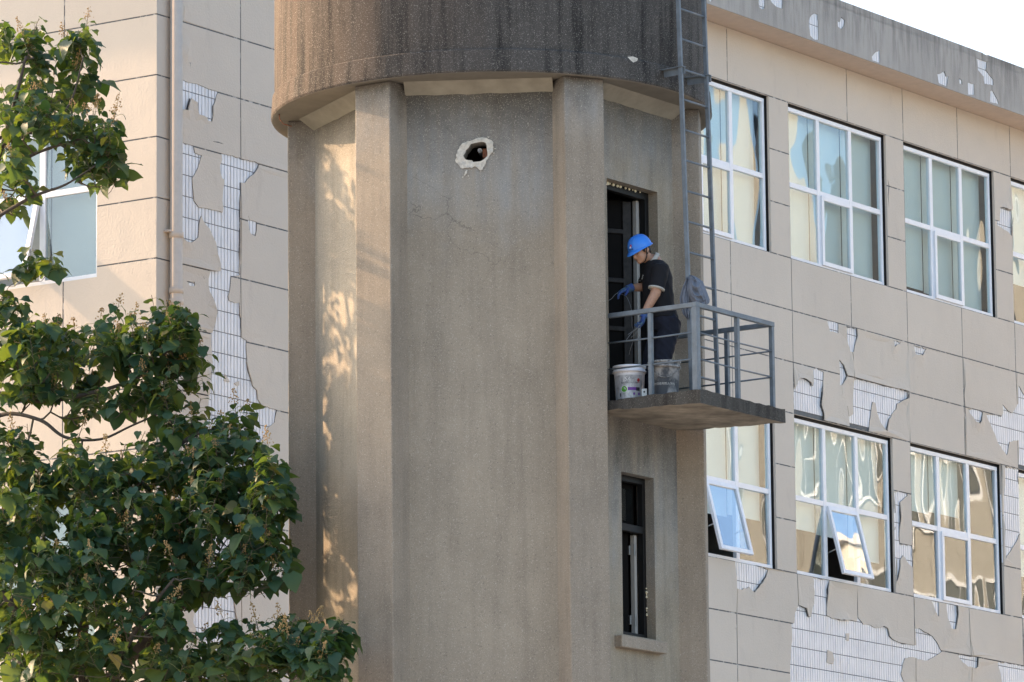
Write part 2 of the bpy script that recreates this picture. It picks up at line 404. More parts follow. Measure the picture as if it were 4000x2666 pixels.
# outlines of the peeled patches, traced on the wall plane
PATCH = [
 tr(a5, [(127,145),(160,152),(195,172),(250,182),(345,212),(400,235),(490,262),(475,300),(455,370),(437,400),(440,490),(432,545),(390,540),(370,508),(340,490),(295,480),(285,460),(280,420),(278,368),(222,325),(205,370),(188,443),(128,432)]),
 tr(a5, [(123,728),(165,745),(185,762),(210,757),(260,775),(268,835),(335,863),(315,930),(285,1010),(245,1075),(250,1150),(258,1240),(262,1290),(305,1350),(370,1360),(525,1400),(525,1290),(530,1250),(535,1180),(547,1090),(525,1080),(500,960),(525,905),(515,848),(560,852),(690,885),(700,900),(830,920),(870,945),(840,1010),(740,1125),(697,1118),(694,1500)])
 + tr(z2, [(1632,0),(1632,305),(1575,312),(1568,400),(1555,450),(1560,480),(1600,495),(1630,493),(1632,540),(1640,650),(1645,730),(1680,750),(1680,900),(1690,960),(1720,1060),(1750,1090),(1755,1150),(1780,1190),(1840,1212),(1885,1225),(1870,1310),(1830,1340),(1800,1400),(1740,1480)])
 + tr(r3, [(1660,60),(1640,180),(1600,260),(1590,420),(1570,560),(1540,700),(1500,800),(1540,1000),(1560,1180),(1500,1300),(1510,1500),(1500,1640),(1270,1640),(1260,1480),(1330,1300),(1260,1120),(1290,900),(1380,700),(1400,520),(1440,380),(1350,250),(1230,160),(1190,40)])
 + tr(z2, [(1400,1420),(1412,1200),(1420,1130),(1415,1030),(1420,960),(1440,900),(1440,830),(1430,740),(1440,680),(1460,560),(1440,470),(1420,420),(1415,330),(1425,280),(1500,278),(1490,230),(1470,160),(1460,80),(1440,30)])
 + tr(z1, [(1428,1560),(1400,1530),(1372,1472),(1364,1490)]) + tr(z2, [(1355,0),(1350,50),(1300,85),(1245,70),(1230,40),(1223,0)]) + tr(a5, [(122,1460),(123,1100)]),
 tr(z1, [(1690,1500),(1750,1515),(1748,1568),(1740,1610),(1730,1608),(1705,1590),(1695,1560)]),
 tr(a6, [(165,205),(230,212),(235,240),(225,250),(190,245),(180,225)]),
 tr(a6, [(165,430),(190,440),(195,600),(130,600),(130,500)]), tr(a6, [(195,820),(215,862),(285,880),(305,930),(265,970),(215,950),(195,900)]),
 tr(z8, [(908,402),(945,402),(980,415),(980,475),(930,465),(920,440)]), tr(z8, [(1017,432),(1090,445),(1095,490),(1080,560),(1075,590),(1050,588),(1035,540),(1025,480)]),
 tr(z8, [(1310,518),(1365,530),(1318,562)]), tr(z8, [(1440,550),(1520,570),(1490,612),(1445,605)]),
 tr(z8, [(983,635),(1010,670),(1030,735),(1020,760),(1002,795),(990,790),(990,720),(985,680)]),
 tr(z8, [(708,820),(720,770),(735,750),(775,755),(805,775),(815,800),(822,770),(820,700),(850,690),(890,712),(885,800),(875,870),(870,920),(885,960),(885,1010),(840,1003),(708,975)]),
 tr(z8, [(1068,755),(1140,762),(1200,780),(1260,800),(1330,810),(1407,832),(1405,870),(1340,905),(1335,940),(1290,1000),(1272,1078),(1235,1020),(1215,950),(1205,900),(1190,895),(1180,960),(1170,1050),(1165,1078),(1040,1045),(1040,985),(1072,968),(1070,850)]),
 tr(z8, [(1775,938),(1830,945),(1865,960),(1855,1010),(1840,1030),(1810,1015),(1785,970)]),
 tr(z8, [(1885,970),(1930,975),(1980,985),(1990,960),(1985,910),(2020,950),(2040,962),(2060,930),(2080,905),(2075,800),(2090,800),(2117,850),(2160,900),(2170,1320),(2085,1305),(2085,1130),(2030,1140),(2020,1200),(2012,1222),(1985,1190),(1950,1130),(1920,1050),(1900,1010)]),
 tr(z8, [(1990,1290),(2084,1310)]) + tr(y1, [(2312,0),(2322,100),(2328,380),(2300,440),(2265,500),(2225,555),(2216,400),(2216,0)]),
 tr(y1, [(1468,100),(1500,95),(1560,110),(1560,125),(1530,150),(1507,170),(1510,300),(1505,400),(1510,455),(1590,465),(1596,610),(1570,590),(1530,530),(1510,560),(1510,600),(1500,650),(1490,700),(1480,720),(1478,640),(1470,450)]),
 tr(y1, [(388,560),(480,575),(612,628),(590,680),(550,730),(510,785),(490,765),(480,745),(430,765),(390,755)]),
 tr(y1, [(915,680),(1030,700),(1012,760),(1012,940),(1050,960),(1100,972),(1160,970),(1215,980),(1220,945),(1260,1000),(1310,1005),(1345,1025),(1390,1012),(1425,1030),(1435,1080),(1470,1110),(1530,1135),(1620,1140),(1612,1030),(1640,1028),(1730,1080),(1760,1120),(1795,1185),(1760,1210),(1700,1245),(1630,1240),(1600,1225),(1545,1230),(1530,1270),(1517,1340),(1540,1394),(1545,1480),(760,1480),(762,1340),(765,1200),(775,1080),(770,1000),(790,990),(795,920),(815,870),(865,890),(880,945),(895,950),(905,890),(918,860),(920,780)]),
 tr(y1, [(1718,840),(1775,850),(1775,950),(1740,915)]), tr(y1, [(1825,860),(1895,875),(1900,930),(1885,1035),(1850,1030),(1835,960)]),
 tr(y1, [(1900,1205),(1960,1215),(2037,1225),(2035,1290),(2020,1300),(1960,1290),(1930,1260)]), tr(y1, [(2175,1258),(2240,1262),(2420,1300),(2420,1480),(2195,1480),(2190,1340)]),
 tr(z7, [(1965,1270),(2040,1290),(2040,1450),(1950,1378),(1950,1355),(1968,1355)]),
]
PATCH = [rough_poly(p, .009, .055, i) for i, p in enumerate(PATCH)]
ISLES = [tr(y1, [(1017,1175),(1050,1190),(1062,1240),(1055,1270),(1012,1258)]), tr(y1, [(1142,1062),(1165,1062),(1160,1112),(1142,1105)]),
         tr(a6, [(485,970),(520,1030),(470,1018)]), tr(a6, [(555,1040),(595,1022),(597,1058),(575,1060)])]
CRACK = []
def crack(conv, pts, w=.006, f=fr):
    q = [Vector(f(*conv(*p))) for p in pts]; L, Rr = [], []
    for i, p in enumerate(q):
        t = q[min(i+1, len(q)-1)]-q[max(i-1, 0)]; nn = Vector((-t.y, t.x)).normalized(); ww = w*(.35 if i in (0, len(q)-1) else 1)
        L.append(tuple(p+nn*ww)); Rr.append(tuple(p-nn*ww))
    CRACK.append(L+Rr[::-1])
crack(z8, [(1750,700),(1752,790),(1750,850),(1760,1000),(1758,1100),(1763,1220)], .012)
crack(z8, [(1068,600),(1066,680),(1065,745)], .008); crack(z8, [(1033,920),(1040,985)], .018); crack(z8, [(1000,800),(1003,850)], .006)
crack(z1, [(1450,965),(1485,970),(1520,982)], .006); crack(z1, [(1285,430),(1300,430),(1297,455)], .005); crack(z1, [(1250,45),(1250,140)], .004)
crack(y1, [(1218,745),(1218,940)], .006); crack(y1, [(1608,830),(1605,930),(1612,1030)], .008); crack(y1, [(1985,1100),(2000,1210)], .010)
crack(z1, [(1275,330),(1270,370)], .004); crack(z1, [(1230,850),(1228,880)], .005); crack(a6, [(300,170),(312,190)], .006)
crack(z7, [(1283,1100),(1290,1140),(1285,1200),(1287,1270)], .012); crack(y1, [(2340,950),(2348,1080)], .008)
crack(y1, [(1975,1060),(1985,1180)], .006); crack(z8, [(2075,720),(2070,800)], .010); crack(z1, [(1690,1470),(1700,1500)], .008)
FPATCH = [tr(z7, p, fr, .52) for p in (
 [(490,-40),(532,-40),(530,50),(515,60),(495,45)], [(545,-40),(640,-40),(638,55),(600,42),(570,15)], [(800,125),(815,95),(835,82),(855,90),(858,160),(860,245),(835,245),(808,220),(800,165)],
 [(975,130),(990,135),(998,105),(1020,125),(1015,160),(998,180),(978,165)], [(1185,350),(1210,320),(1235,308),(1235,385),(1190,372)],
 [(1585,455),(1610,450),(1630,437),(1640,470),(1655,470),(1645,530),(1620,520),(1595,510)], [(1800,308),(1830,320),(1895,335),(1890,400),(1885,430),(1930,490),(1930,522),(1875,515),(1870,470),(1835,430),(1825,350)],
 [(1718,480),(1735,490),(1740,520),(1722,512)], [(1772,505),(1812,515),(1812,585),(1775,580)], [(1910,560),(1925,555),(1950,600),(1965,640),(1910,625)], [(190,-20),(205,-20),(205,12),(190,8)])]
FPATCH = [rough_poly(p, .006, .05, 50+i) for i, p in enumerate(FPATCH)]
OFFICE = empty('office_building', K)
tag(OFFICE, 'beige rendered building with peeling patches of white strip tile behind the tower', 'building')
ZL = [0, 8.25, 8.94, 9.63, 10.30, 10.985, 11.685, 12.41, 13.14, 13.84, 14.545, 15.262, 15.97, 16.69, 17.41, 18.155]
UG = [0, 1.575, 3.115, 4.655, 6.195, 7.735, 9.18, 10.715, 12.256, 13.80, 15.355, 16.878, 18.415, 19.952, 21.5, 23.05]
WIN_R = [(10.715, 13.295), (13.80, 16.39), (16.885, 19.45), (19.952, 22.52)]
WZ = [(15.262, 17.41), (10.985, 13.14)]
OPEN_R = [(a, b, c, d) for (a, b) in WIN_R for (c, d) in WZ]
OPEN_L = [(.86, 3.44, 13.02, 14.86), (.86, 3.44, 8.745, 10.585)]
rect = lambda a, b, c, d: [(a, c), (b, c), (b, d), (a, d)]
GW = .0085
def lifter(polys, cracks):
    pts = [Vector(p) for q in polys+cracks for p in q]
    if not pts: return None
    A = np.array([(p.x, p.y) for p in pts])
    def f(x, y):
        d = math.sqrt(((A[:, 0]-x)**2+(A[:, 1]-y)**2).min())
        n = mnoise.noise(Vector((x*2.3, y*2.3, 1.7)))
        return max(0, n+.12)*.055*math.exp(-d/.10)+.004*mnoise.noise(Vector((x*1.2, y*1.2, 9)))
    return f
def bb(p): return min(q[0] for q in p), max(q[0] for q in p), min(q[1] for q in p), max(q[1] for q in p)
def touch(p, r):
    a, b, c, d = bb(p); return a < r[1] and b > r[0] and c < r[3] and d > r[2]
def coat(frame, ug, zl, openings, patches, cracks, prefix_skip=()):
    for i in range(len(ug)-1):
        for j in range(len(zl)-1):
            a, b, c, d = ug[i]+GW, ug[i+1]-GW, zl[j]+GW, zl[j+1]-GW
            if i == 0: a = ug[0] if frame is FR else .0125
            if j == len(zl)-2: d = zl[-1]
            if frame is FR and j == len(zl)-2 and abs(ug[i]-13.80) < .01: continue      # no joint here in the top band
            if frame is FR and j == len(zl)-2 and abs(ug[i+1]-13.80) < .01: b = ug[i+2]-GW
            R_ = (a, b, c, d)
            op = [rect(*o) for o in openings if o[0] < b and o[1] > a and o[2] < d and o[3] > c]
            if any(o[0] <= a and o[1] >= b and o[2] <= c and o[3] >= d for o in openings): continue
            pp = [p for p in patches if touch(p, R_)]; cc = [p for p in cracks if touch(p, R_)]
            l = lifter(pp, cc) if pp or cc else None
            sheet('wall_panel', M['stucco'], OFFICE, rect(*R_), op+pp+cc, frame, 0., -.012, .09 if l else None, l)
coat(FR, UG, ZL, OPEN_R, PATCH, CRACK)
UGL = [0, 1.35, 2.9, 4.45, 6.0, 7.6, 9.2]
coat(FL, UGL, ZL, OPEN_L, [], [])
for p in ISLES:
    sheet('wall_panel', M['stucco'], OFFICE, rough_poly(p, .004, .04, 5), [], FR, .0, -.014)
# joint backing (paint in the grooves) and the masonry behind the tiles
big_r = rect(0.0, 23.05, 0, 18.155)
sheet('joint_backing', M['groove'], OFFICE, rect(0.0125, 23.05, 0, 18.155), [rect(*o) for o in OPEN_R]+PATCH, FR, -.004, -.0115)
sheet('joint_backing', M['groove'], OFFICE, rect(0.0135, 9.2, 0, 18.155), [rect(*o) for o in OPEN_L], FL, -.004, -.0115)
sheet('masonry', M['grout'], OFFICE, rect(.02, 23.05, 0, 18.155), [rect(*o) for o in OPEN_R], FR, -.0185, -.17)
sheet('masonry', M['grout'], OFFICE, rect(.19, 9.2, 0, 18.155), [rect(*o) for o in OPEN_L], FL, -.0215, -.17)
# strip tiles: 300 single objects (largest in view), the rest joined
TU, TZ, UO, ZO = .0605, .2465, .4305, 15.174
tiles = []
def tile_grid(polys, tag_):
    for p in polys:
        a, b, c, d = bb(p)
        for i in range(int((a-UO)/TU)-2, int((b-UO)/TU)+2):
            for j in range(int((c-ZO)/TZ)-2, int((d-ZO)/TZ)+2):
                u0, z0 = UO+i*TU, ZO+j*TZ; q = [(u0+TU*s, z0+TZ*t) for s in (0, .5, 1) for t in (0, .25, .5, .75, 1)]
                if any(inside(x, p) for x in q) or any(u0 < v[0] < u0+TU and z0 < v[1] < z0+TZ for v in p): tiles.append((tag_, i, j))
tile_grid(PATCH, 'w'); wall_tiles = sorted(set(tiles), key=lambda t: t[1]); tiles.clear()
tile_grid(FPATCH, 'f'); fas_tiles = sorted(set(tiles))
def tile_ok(i, j):
    u0, z0 = UO+i*TU, ZO+j*TZ
    return not any(o[0] < u0+TU*.6 and o[1] > u0+TU*.4 and o[2] < z0+TZ*.98 and o[3] > z0+TZ*.02 for o in OPEN_R) and u0 > .02
wall_tiles = [t for t in wall_tiles if tile_ok(t[1], t[2])]
def tile_mb(mb, c, du, dn, hw, hz):
    v = []
    for s, dd in ((1., -.0075), (1., .0035), (.93, .0055)):
        zz = hz-(1-s)*hw
        v += [c+du*(x*hw*s)+Vector((0, 0, y*zz))+dn*dd for x, y in ((-1, -1), (1, -1), (1, 1), (-1, 1))]
    f = [(k+4*l, (k+1) % 4+4*l, (k+1) % 4+4*l+4, k+4*l+4) for l in (0, 1) for k in range(4)]+[(8, 9, 10, 11)]
    if du.cross(Vector((0, 0, 1))).dot(dn) < 0: f = [x[::-1] for x in f]
    mb.add(v, f)
one = MB(); tile_mb(one, Vector((0, 0, 0)), DU, NR, (TU-.009)/2, (TZ-.009)/2); tme = one.mesh('tile'); tme.materials.append(M['tile'])
rest = MB(); nobj = 0
for _, i, j in wall_tiles:
    c = K+DU*(UO+(i+.5)*TU)+Vector((0, 0, ZO+(j+.5)*TZ))+NR*(-.0165+random.uniform(-.0008, .0008))
    if nobj < 300 and ZO+j*TZ > 11.2 or nobj < 300 and UO+i*TU > 3:
        o = link('tile', tme, None, OFFICE); o.location = c-K; o.rotation_euler = (random.gauss(0, .006), random.gauss(0, .006), random.gauss(0, .008)); nobj += 1
    else: tile_mb(rest, c, DU, NR, (TU-.009)/2, (TZ-.009)/2)
for _, i, j in fas_tiles:
    za, zb = max(18.162, ZO+j*TZ+.0045), min(18.856, ZO+(j+1)*TZ-.0045)
    if zb-za < .02: continue
    tile_mb(rest, K+DU*(UO+(i+.5)*TU)+Vector((0, 0, (za+zb)/2))+NR*(.52-.0165), DU, NR, (TU-.009)/2, (zb-za)/2)
tag(rest.build('tile_field', M['tile'], OFFICE), kind='stuff')
# eaves: fascia with its own peeled patches, soffit, roof
OV, ZS, ZF = .52, 18.155, 18.862
sheet('fascia', M['fascia'], OFFICE, rect(-OV, 23.05, ZS, ZF), FPATCH, FR, OV, OV-.012, None)
sheet('fascia', M['fascia'], OFFICE, rect(-OV+.001, 9.2, ZS, ZF), [], FL, OV, OV-.012)
sheet('fascia_masonry', M['grout'], OFFICE, rect(-OV+.05, 23.05, ZS+.005, ZF-.004), [], FR, OV-.0185, OV-.1)
sheet('fascia_masonry', M['grout'], OFFICE, rect(-OV+.05, 9.2, ZS+.005, ZF-.004), [], FL, OV-.0185, OV-.1)
m = MB()
P0 = K+NR*OV+NL*OV; P1 = K+DU*23.05+NR*OV; P2 = K+DU*23.05; P3 = K+DL*9.2; P4 = K+DL*9.2+NL*OV
zv = Vector((0, 0, 1))
m.quad(P0+zv*ZS, P1+zv*ZS, P2+zv*ZS, K+zv*ZS); m.quad(P0+zv*ZS, K+zv*ZS, P3+zv*ZS, P4+zv*ZS)
for v_ in range(len(m.v)): m.v[v_] = tuple(Vector(m.v[v_])+zv*.003)
m.build('eave_soffit', M['wallsoffit'], OFFICE)
m = MB(); far = K+DU*23.05+DL*9.2
m.box((P0+far)/2+zv*(ZF-.06), (DU*(23.05+OV)/2), (DL*(9.2+OV)/2-DL*.0), zv*.05); m.build('roof_slab', M['fascia'], OFFICE)
m = MB(); m.quad(K+DU*23.05, far, far+zv*18.1, K+DU*23.05+zv*18.1); m.quad(far, P3, P3+zv*18.1, far+zv*18.1); m.build('rear_wall', M['stucco'], OFFICE)
# ---- windows
def window(frame, a, b, c, d, zt, opened, blinds, mid_open_deg=14., seed=0):
    O, du, dn = frame; r = random.Random(seed)
    P = lambda u, z, o: Vector((O.x, O.y, 0))+du*u+dn*o+zv*z
    base = P((a+b)/2, c, 0)
    wroot = empty('window', base-K); wroot.parent = OFFICE
    fw, fd, fo = .055, .03, -.052
    bb_, dd_ = b-.036, d-.040
    th = (bb_-a)/3; m1, m2 = a+th, a+2*th
    def bar(mb, u0, u1, z0, z1, o0, o1): mb.box(P((u0+u1)/2, (z0+z1)/2, (o0+o1)/2), du*((u1-u0)/2), zv*((z1-z0)/2), dn*((o1-o0)/2))
    f = MB()
    bar(f, a, bb_, c, c+fw, fo-.06, fo); bar(f, a, bb_, dd_-fw, dd_, fo-.06, fo)
    for u in (a+fw/2, bb_-fw/2): bar(f, u-fw/2, u+fw/2, c+fw, dd_-fw, fo-.06, fo-.002)
    for u in (m1, m2): bar(f, u-.042, u+.042, c+fw, dd_-fw, fo-.06, fo-.004)
    for u0, u1 in ((a+fw, m1-.042), (m1+.042, m2-.042), (m2+.042, bb_-fw)): bar(f, u0, u1, zt-.035, zt+.035, fo-.06, fo-.006)
    f.build('frame', M['frame'], wroot, bevel=.004)
    g = MB()
    bar(g, bb_+.0005, b-.0005, c+.001, d-.001, -.15, -.075); bar(g, a, bb_, dd_+.0005, d-.001, -.15, -.077)
    bar(g, b-.0030, b-.0006, c+.001, d-.004, -.0745, -.0335); bar(g, a+.001, b-.0035, d-.0032, d-.0006, -.0765, -.0335); g.build('gasket', M['gasket'], wroot)
    rv = MB()   # rendered reveal lining
    bar(rv, b-.0022, b-.0002, c, d, -.033, -.002); bar(rv, a, b-.0022, d-.0022, d-.0002, -.033, -.002); rv.build('reveal', M['stucco'], wroot)
    cols = [(a+fw, m1-.042), (m1+.042, m2-.042), (m2+.042, bb_-fw)]
    rows = [(c+fw, zt-.035), (zt+.035, dd_-fw)]
    for ci, (u0, u1) in enumerate(cols):
        for ri, (q0, q1) in enumerate(rows):
            if ci == 1 and ri == 0: continue
            p = MB(); tl = r.gauss(0, .0035); tl2 = r.gauss(0, .0035)
            p.box(P((u0+u1)/2, (q0+q1)/2, fo-.03), du*((u1-u0)/2+.006)+dn*tl, zv*((q1-q0)/2+.006)+dn*tl2, dn*.002)
            p.build('pane', M['glass'], wroot)
    # middle lower sash, hung at the top
    u0, u1 = cols[1]; q0, q1 = rows[0]; an = rad(mid_open_deg) if opened else 0
    H = P((u0+u1)/2, q1+.004, fo-.01); down = -zv*math.cos(an)+dn*math.sin(an); outw = dn*math.cos(an)+zv*math.sin(an); L = q1-q0+.014
    s_ = MB(); sw = .058; hw = (u1-u0)/2+.012
    for su in (-1, 1): s_.box(H+du*su*(hw-sw/2)+down*(L/2)+outw*.014, du*(sw/2), down*(L/2), outw*.022)
    for dl in (sw/2, L-sw/2): s_.box(H+down*dl+outw*.0145, du*(hw-sw), down*(sw/2), outw*.021)
    s_.build('sash', M['frame'], wroot, bevel=.003)
    p = MB(); p.box(H+down*(L/2)+outw*.012, du*(hw-sw+.004), down*(L/2-sw+.004), outw*.002); p.build('pane', M['glass_boosted'] if opened else M['glass'], wroot)
    if opened:
        st = MB()
        for su in (-1, 1): st.tube([P((u0+u1)/2+du.dot(du)*su*(hw-.03), q0+.32, fo-.02), H+du*su*(hw-.03)+down*(L*.62)], .008, 6)
        st.build('stay', M['chrome'], wroot)
    # blinds and the dim room behind
    for ci, (u0, u1) in enumerate(cols):
        zb = blinds[ci]
        if zb is None: continue
        bl = MB(); zc_ = c+fw+(dd_-c-2*fw)*zb
        bar(bl, u0-.03, u1+.03, zc_, d-.05, -.222, -.219); bl.build('blind', M['blind'] if frame is FR else M['blind_grey'], wroot)
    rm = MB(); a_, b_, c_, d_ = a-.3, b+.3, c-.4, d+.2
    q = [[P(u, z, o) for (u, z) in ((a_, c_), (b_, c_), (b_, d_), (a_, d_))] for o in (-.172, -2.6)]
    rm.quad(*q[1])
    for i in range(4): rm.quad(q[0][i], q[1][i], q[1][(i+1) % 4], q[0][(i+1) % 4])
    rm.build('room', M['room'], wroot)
BL = {(0, 0): (.0, .0, .0), (1, 0): (.0, .0, .02), (2, 0): (.05, .04, .0), (3, 0): (.3, .3, .3), (0, 1): (.3, .28, .3), (1, 1): (.30, .29, .18), (2, 1): (.60, .62, None), (3, 1): (.3, .4, .2)}
for i, (a, b) in enumerate(WIN_R):
    for j, (c, d) in enumerate(WZ):
        window(FR, a, b, c, d, c+1.04, j == 1 and i < 2, BL[(i, j)], seed=i*2+j)
for j, o in enumerate(OPEN_L): window(FL, *o, o[2]+1.06, j == 0, (.0, .0, .0), 15., seed=20+j)
# ---- drainpipe at the corner
pu = .255; pc = K+DU*pu+NR*.085
pr = empty('drainpipe', pc); tag(pr, 'beige painted drainpipe running down beside the building corner', 'pipe')
m = MB(); m.tube([pc+zv*.0, pc+zv*18.15], .072, 20); m.build('pipe', M['pipe'], pr)
for z in (13.43, 12.79, 12.66, 9.4):
    m = MB(); m.lathe(pc+zv*z, [(.071, -.035), (.084, -.032), (.084, .032), (.071, .036)], 20); m.build('collar', M['pipe'], pr)
for z in (13.47, 9.6):
    m = MB(); m.box(pc+zv*z-NR*.045-DU*.02, DU*.1, NR*.04, zv*.012); m.build('clamp', M['pipe'], pr)
# ================================================================== water tower
TA = Vector((-.153, 52.2, 0)); OFF, TR_, DP, PW = -4.857, 2.05, .2723, .422
AP = (TR_-DP)*math.cos(rad(30))+PW/4
def nax(ang):
    a = rad(ang); return Vector((math.sin(a), -math.cos(a), 0)), Vector((math.cos(a), math.sin(a), 0))
TOWER = empty('water_tower', TA); tag(TOWER, 'weathered concrete water tower with pilasters, round tank and a small balcony', 'water tower')
ZR = 13.11
def onp(x, y, ang, rho):
    n_, t_ = nax(ang); p = onplane(x, y, TA+n_*rho, n_); return ((p-TA).dot(t_), p.z)
zh = lambda x, y: (1700+x/6.723, 500+y/6.723)
hole = rough_poly([onp(*zh(*p), OFF, AP) for p in ((740,740),(800,640),(800,600),(880,520),(935,430),(1040,405),(1180,380),(1280,378),(1330,410),(1355,480),(1375,650),(1375,740),(1290,830),(1190,890),(1000,905),(970,860),(870,858),(800,840))], .004, .03, 3)
ring_o = rough_poly([onp(*zh(*p), OFF, AP) for p in ((520,860),(570,790),(545,720),(590,600),(640,500),(720,410),(850,350),(960,340),(1050,300),(1180,265),(1290,262),(1400,300),(1480,330),(1530,390),(1530,520),(1520,640),(1450,700),(1400,800),(1340,870),(1330,960),(1290,1010),(1250,1100),(1200,1130),(1150,1100),(1100,1040),(1040,1010),(960,1060),(860,1060),(720,1075),(640,1010),(590,940))], .007, .018, 4)
splat = [rough_poly([onp(*zh(*p), OFF, AP) for p in q], .004, .01, 8) for q in ([(820,1105),(850,1130),(820,1210),(790,1250),(770,1270),(750,1240),(780,1180)], [(720,1280),(745,1285),(735,1320),(705,1312)], [(860,1255),(892,1258),(890,1285),(858,1280)], [(1380,235),(1430,245),(1410,272),(1375,255)], [(1550,530),(1605,545),(1590,565),(1552,555)], [(1530,650),(1560,655),(1550,690),(1525,680)])]
DOOR = (-.456, .426, 9.985, 12.232); WINO = (-.28, .292, 7.795, 9.373)
for k in range(6):
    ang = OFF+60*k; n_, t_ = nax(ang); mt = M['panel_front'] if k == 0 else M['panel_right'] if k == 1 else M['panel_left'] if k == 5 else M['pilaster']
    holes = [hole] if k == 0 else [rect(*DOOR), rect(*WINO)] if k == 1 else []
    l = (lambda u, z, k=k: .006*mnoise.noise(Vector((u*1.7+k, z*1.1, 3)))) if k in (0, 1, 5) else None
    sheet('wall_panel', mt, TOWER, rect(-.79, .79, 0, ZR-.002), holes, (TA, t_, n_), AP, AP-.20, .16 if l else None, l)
    pang = ang+30; pn, ptn = nax(pang)
    m = MB(); c = TA+pn*(TR_-.24)+zv*(ZR/2-.0005)
    # uneven arrises: stack of slices
    sec = []; nz = 40
    for i in range(nz+1):
        z = (ZR-.0008)*i/nz
        def q(r, s, key): return TA+pn*(r+.004*mnoise.noise(Vector((key, z*1.3, k))))+ptn*(s+.004*mnoise.noise(Vector((key+5, z*1.3, k))))+zv*z
        sec.append([q(TR_-.5, -PW/2, 0), q(TR_, -PW/2, 1), q(TR_, PW/2, 2), q(TR_-.5, PW/2, 3)])
    vs_ = [p for s in sec for p in s]
    fs_ = [(i*4+a, i*4+(a+1) % 4, (i+1)*4+(a+1) % 4, (i+1)*4+a) for i in range(nz) for a in range(4)]+[(3, 2, 1, 0), tuple(nz*4+a for a in range(4))]
    m.add(vs_, fs_); m.build('pilaster', M['pilaster'], TOWER, bevel=.012, fix=True)
    # sloping haunch between the pilasters
    m = MB(); a0, a1, zb = AP+.165, AP-.03, ZR-.125; S = .72
    pts = []
    ns = 14
    for i in range(ns+1):
        s = -S+2*S*i/ns; j = .012*mnoise.noise(Vector((s*6, k*3., 0)))
        pts += [TA+n_*a0+t_*s+zv*(ZR-.001), TA+n_*(AP+.004)+t_*s+zv*(zb+.02+j), TA+n_*a1+t_*s+zv*(zb+.06+j)]
    m.add(pts, [(i*3+q_, (i+1)*3+q_, (i+1)*3+q_+1, i*3+q_+1) for i in range(ns) for q_ in (0, 1)])
    m.build('haunch', M['haunch'], TOWER, fix=True)
DC = TA+Vector((-.028, 0, 0))
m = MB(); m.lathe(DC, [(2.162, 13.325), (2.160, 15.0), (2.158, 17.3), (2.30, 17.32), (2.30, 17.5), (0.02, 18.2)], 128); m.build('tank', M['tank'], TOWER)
m = MB(); pr_ = [(1.0, ZR), (2.14, ZR), (2.15, ZR-.012), (2.188, ZR-.012), (2.197, ZR+.006), (2.193, 13.20), (2.184, 13.318), (2.176, 13.328), (2.10, 13.331)]
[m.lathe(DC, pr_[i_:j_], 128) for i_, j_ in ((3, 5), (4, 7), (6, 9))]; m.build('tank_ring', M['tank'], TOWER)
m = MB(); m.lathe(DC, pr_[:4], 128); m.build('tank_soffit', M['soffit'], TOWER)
m = MB(); h0 = DC+Vector((-2.08, -.35, ZR)); m.tube([h0+Vector((-.02, 0, 0)), h0+Vector((-.02, 0, -.05)), h0+Vector((.02, 0, -.10)), h0+Vector((.1, .02, -.12))], .006, 6); m.build('rebar_hook', M['rust'], TOWER)
m = MB(); zz5 = atY(2470, 235, DC.y-1.9)
chip = [onplane(*q, TA+nax(22)[0]*2.185, nax(22)[0]) for q in ((2449,224),(2470,222),(2490,230),(2487,240),(2472,246),(2462,238))]
m.quad(*[p+nax(22)[0]*.012 for p in chip]); m.build('paint_chip', M['plaster'], TOWER)
# plaster round the hole, with a pipe and brick behind it
n0, t0 = nax(OFF)
sheet('plaster_collar', M['plaster'], TOWER, ring_o, [hole], (TA, t0, n0), AP+.012, AP+.002, .03, lambda u, z: .010*mnoise.noise(Vector((u*25, z*25, 0))))
for sp in splat: sheet('plaster_splash', M['plaster'], TOWER, sp, [], (TA, t0, n0), AP+.012, AP+.002)
pu_, pz_ = onp(*zh(1172, 592), OFF, AP-.12)
m = MB(); pp = TA+t0*pu_+n0*(AP-.12)+zv*pz_; m.lathe((0, 0, 0), [(.021, 0), (.021, -.3), (.016, -.3), (.016, 0), (.021, 0)], 24)
q_ = n0.to_track_quat('Z', 'Y').to_matrix(); m.v = [tuple(q_ @ Vector(v)+pp) for v in m.v]; m.build('pipe_stub', M['frame'], TOWER)
bu, bz = onp(*zh(1310, 690), OFF, AP-.15); m = MB(); m.box(TA+t0*(bu+.03)+n0*(AP-.16)+zv*bz, t0*.05, n0*.06, zv*.045); m.build('brick_stub', M['rust'], TOWER, bevel=.008)
# dark core so that openings look into a dim shaft
m = MB(); cs = [TA+nax(OFF+60*k+30)[0]*1.3 for k in range(6)]
for k in range(6): m.quad(cs[k], cs[(k+1) % 6], cs[(k+1) % 6]+zv*ZR, cs[k]+zv*ZR)
m.build('inner_lining', M['black'], TOWER)
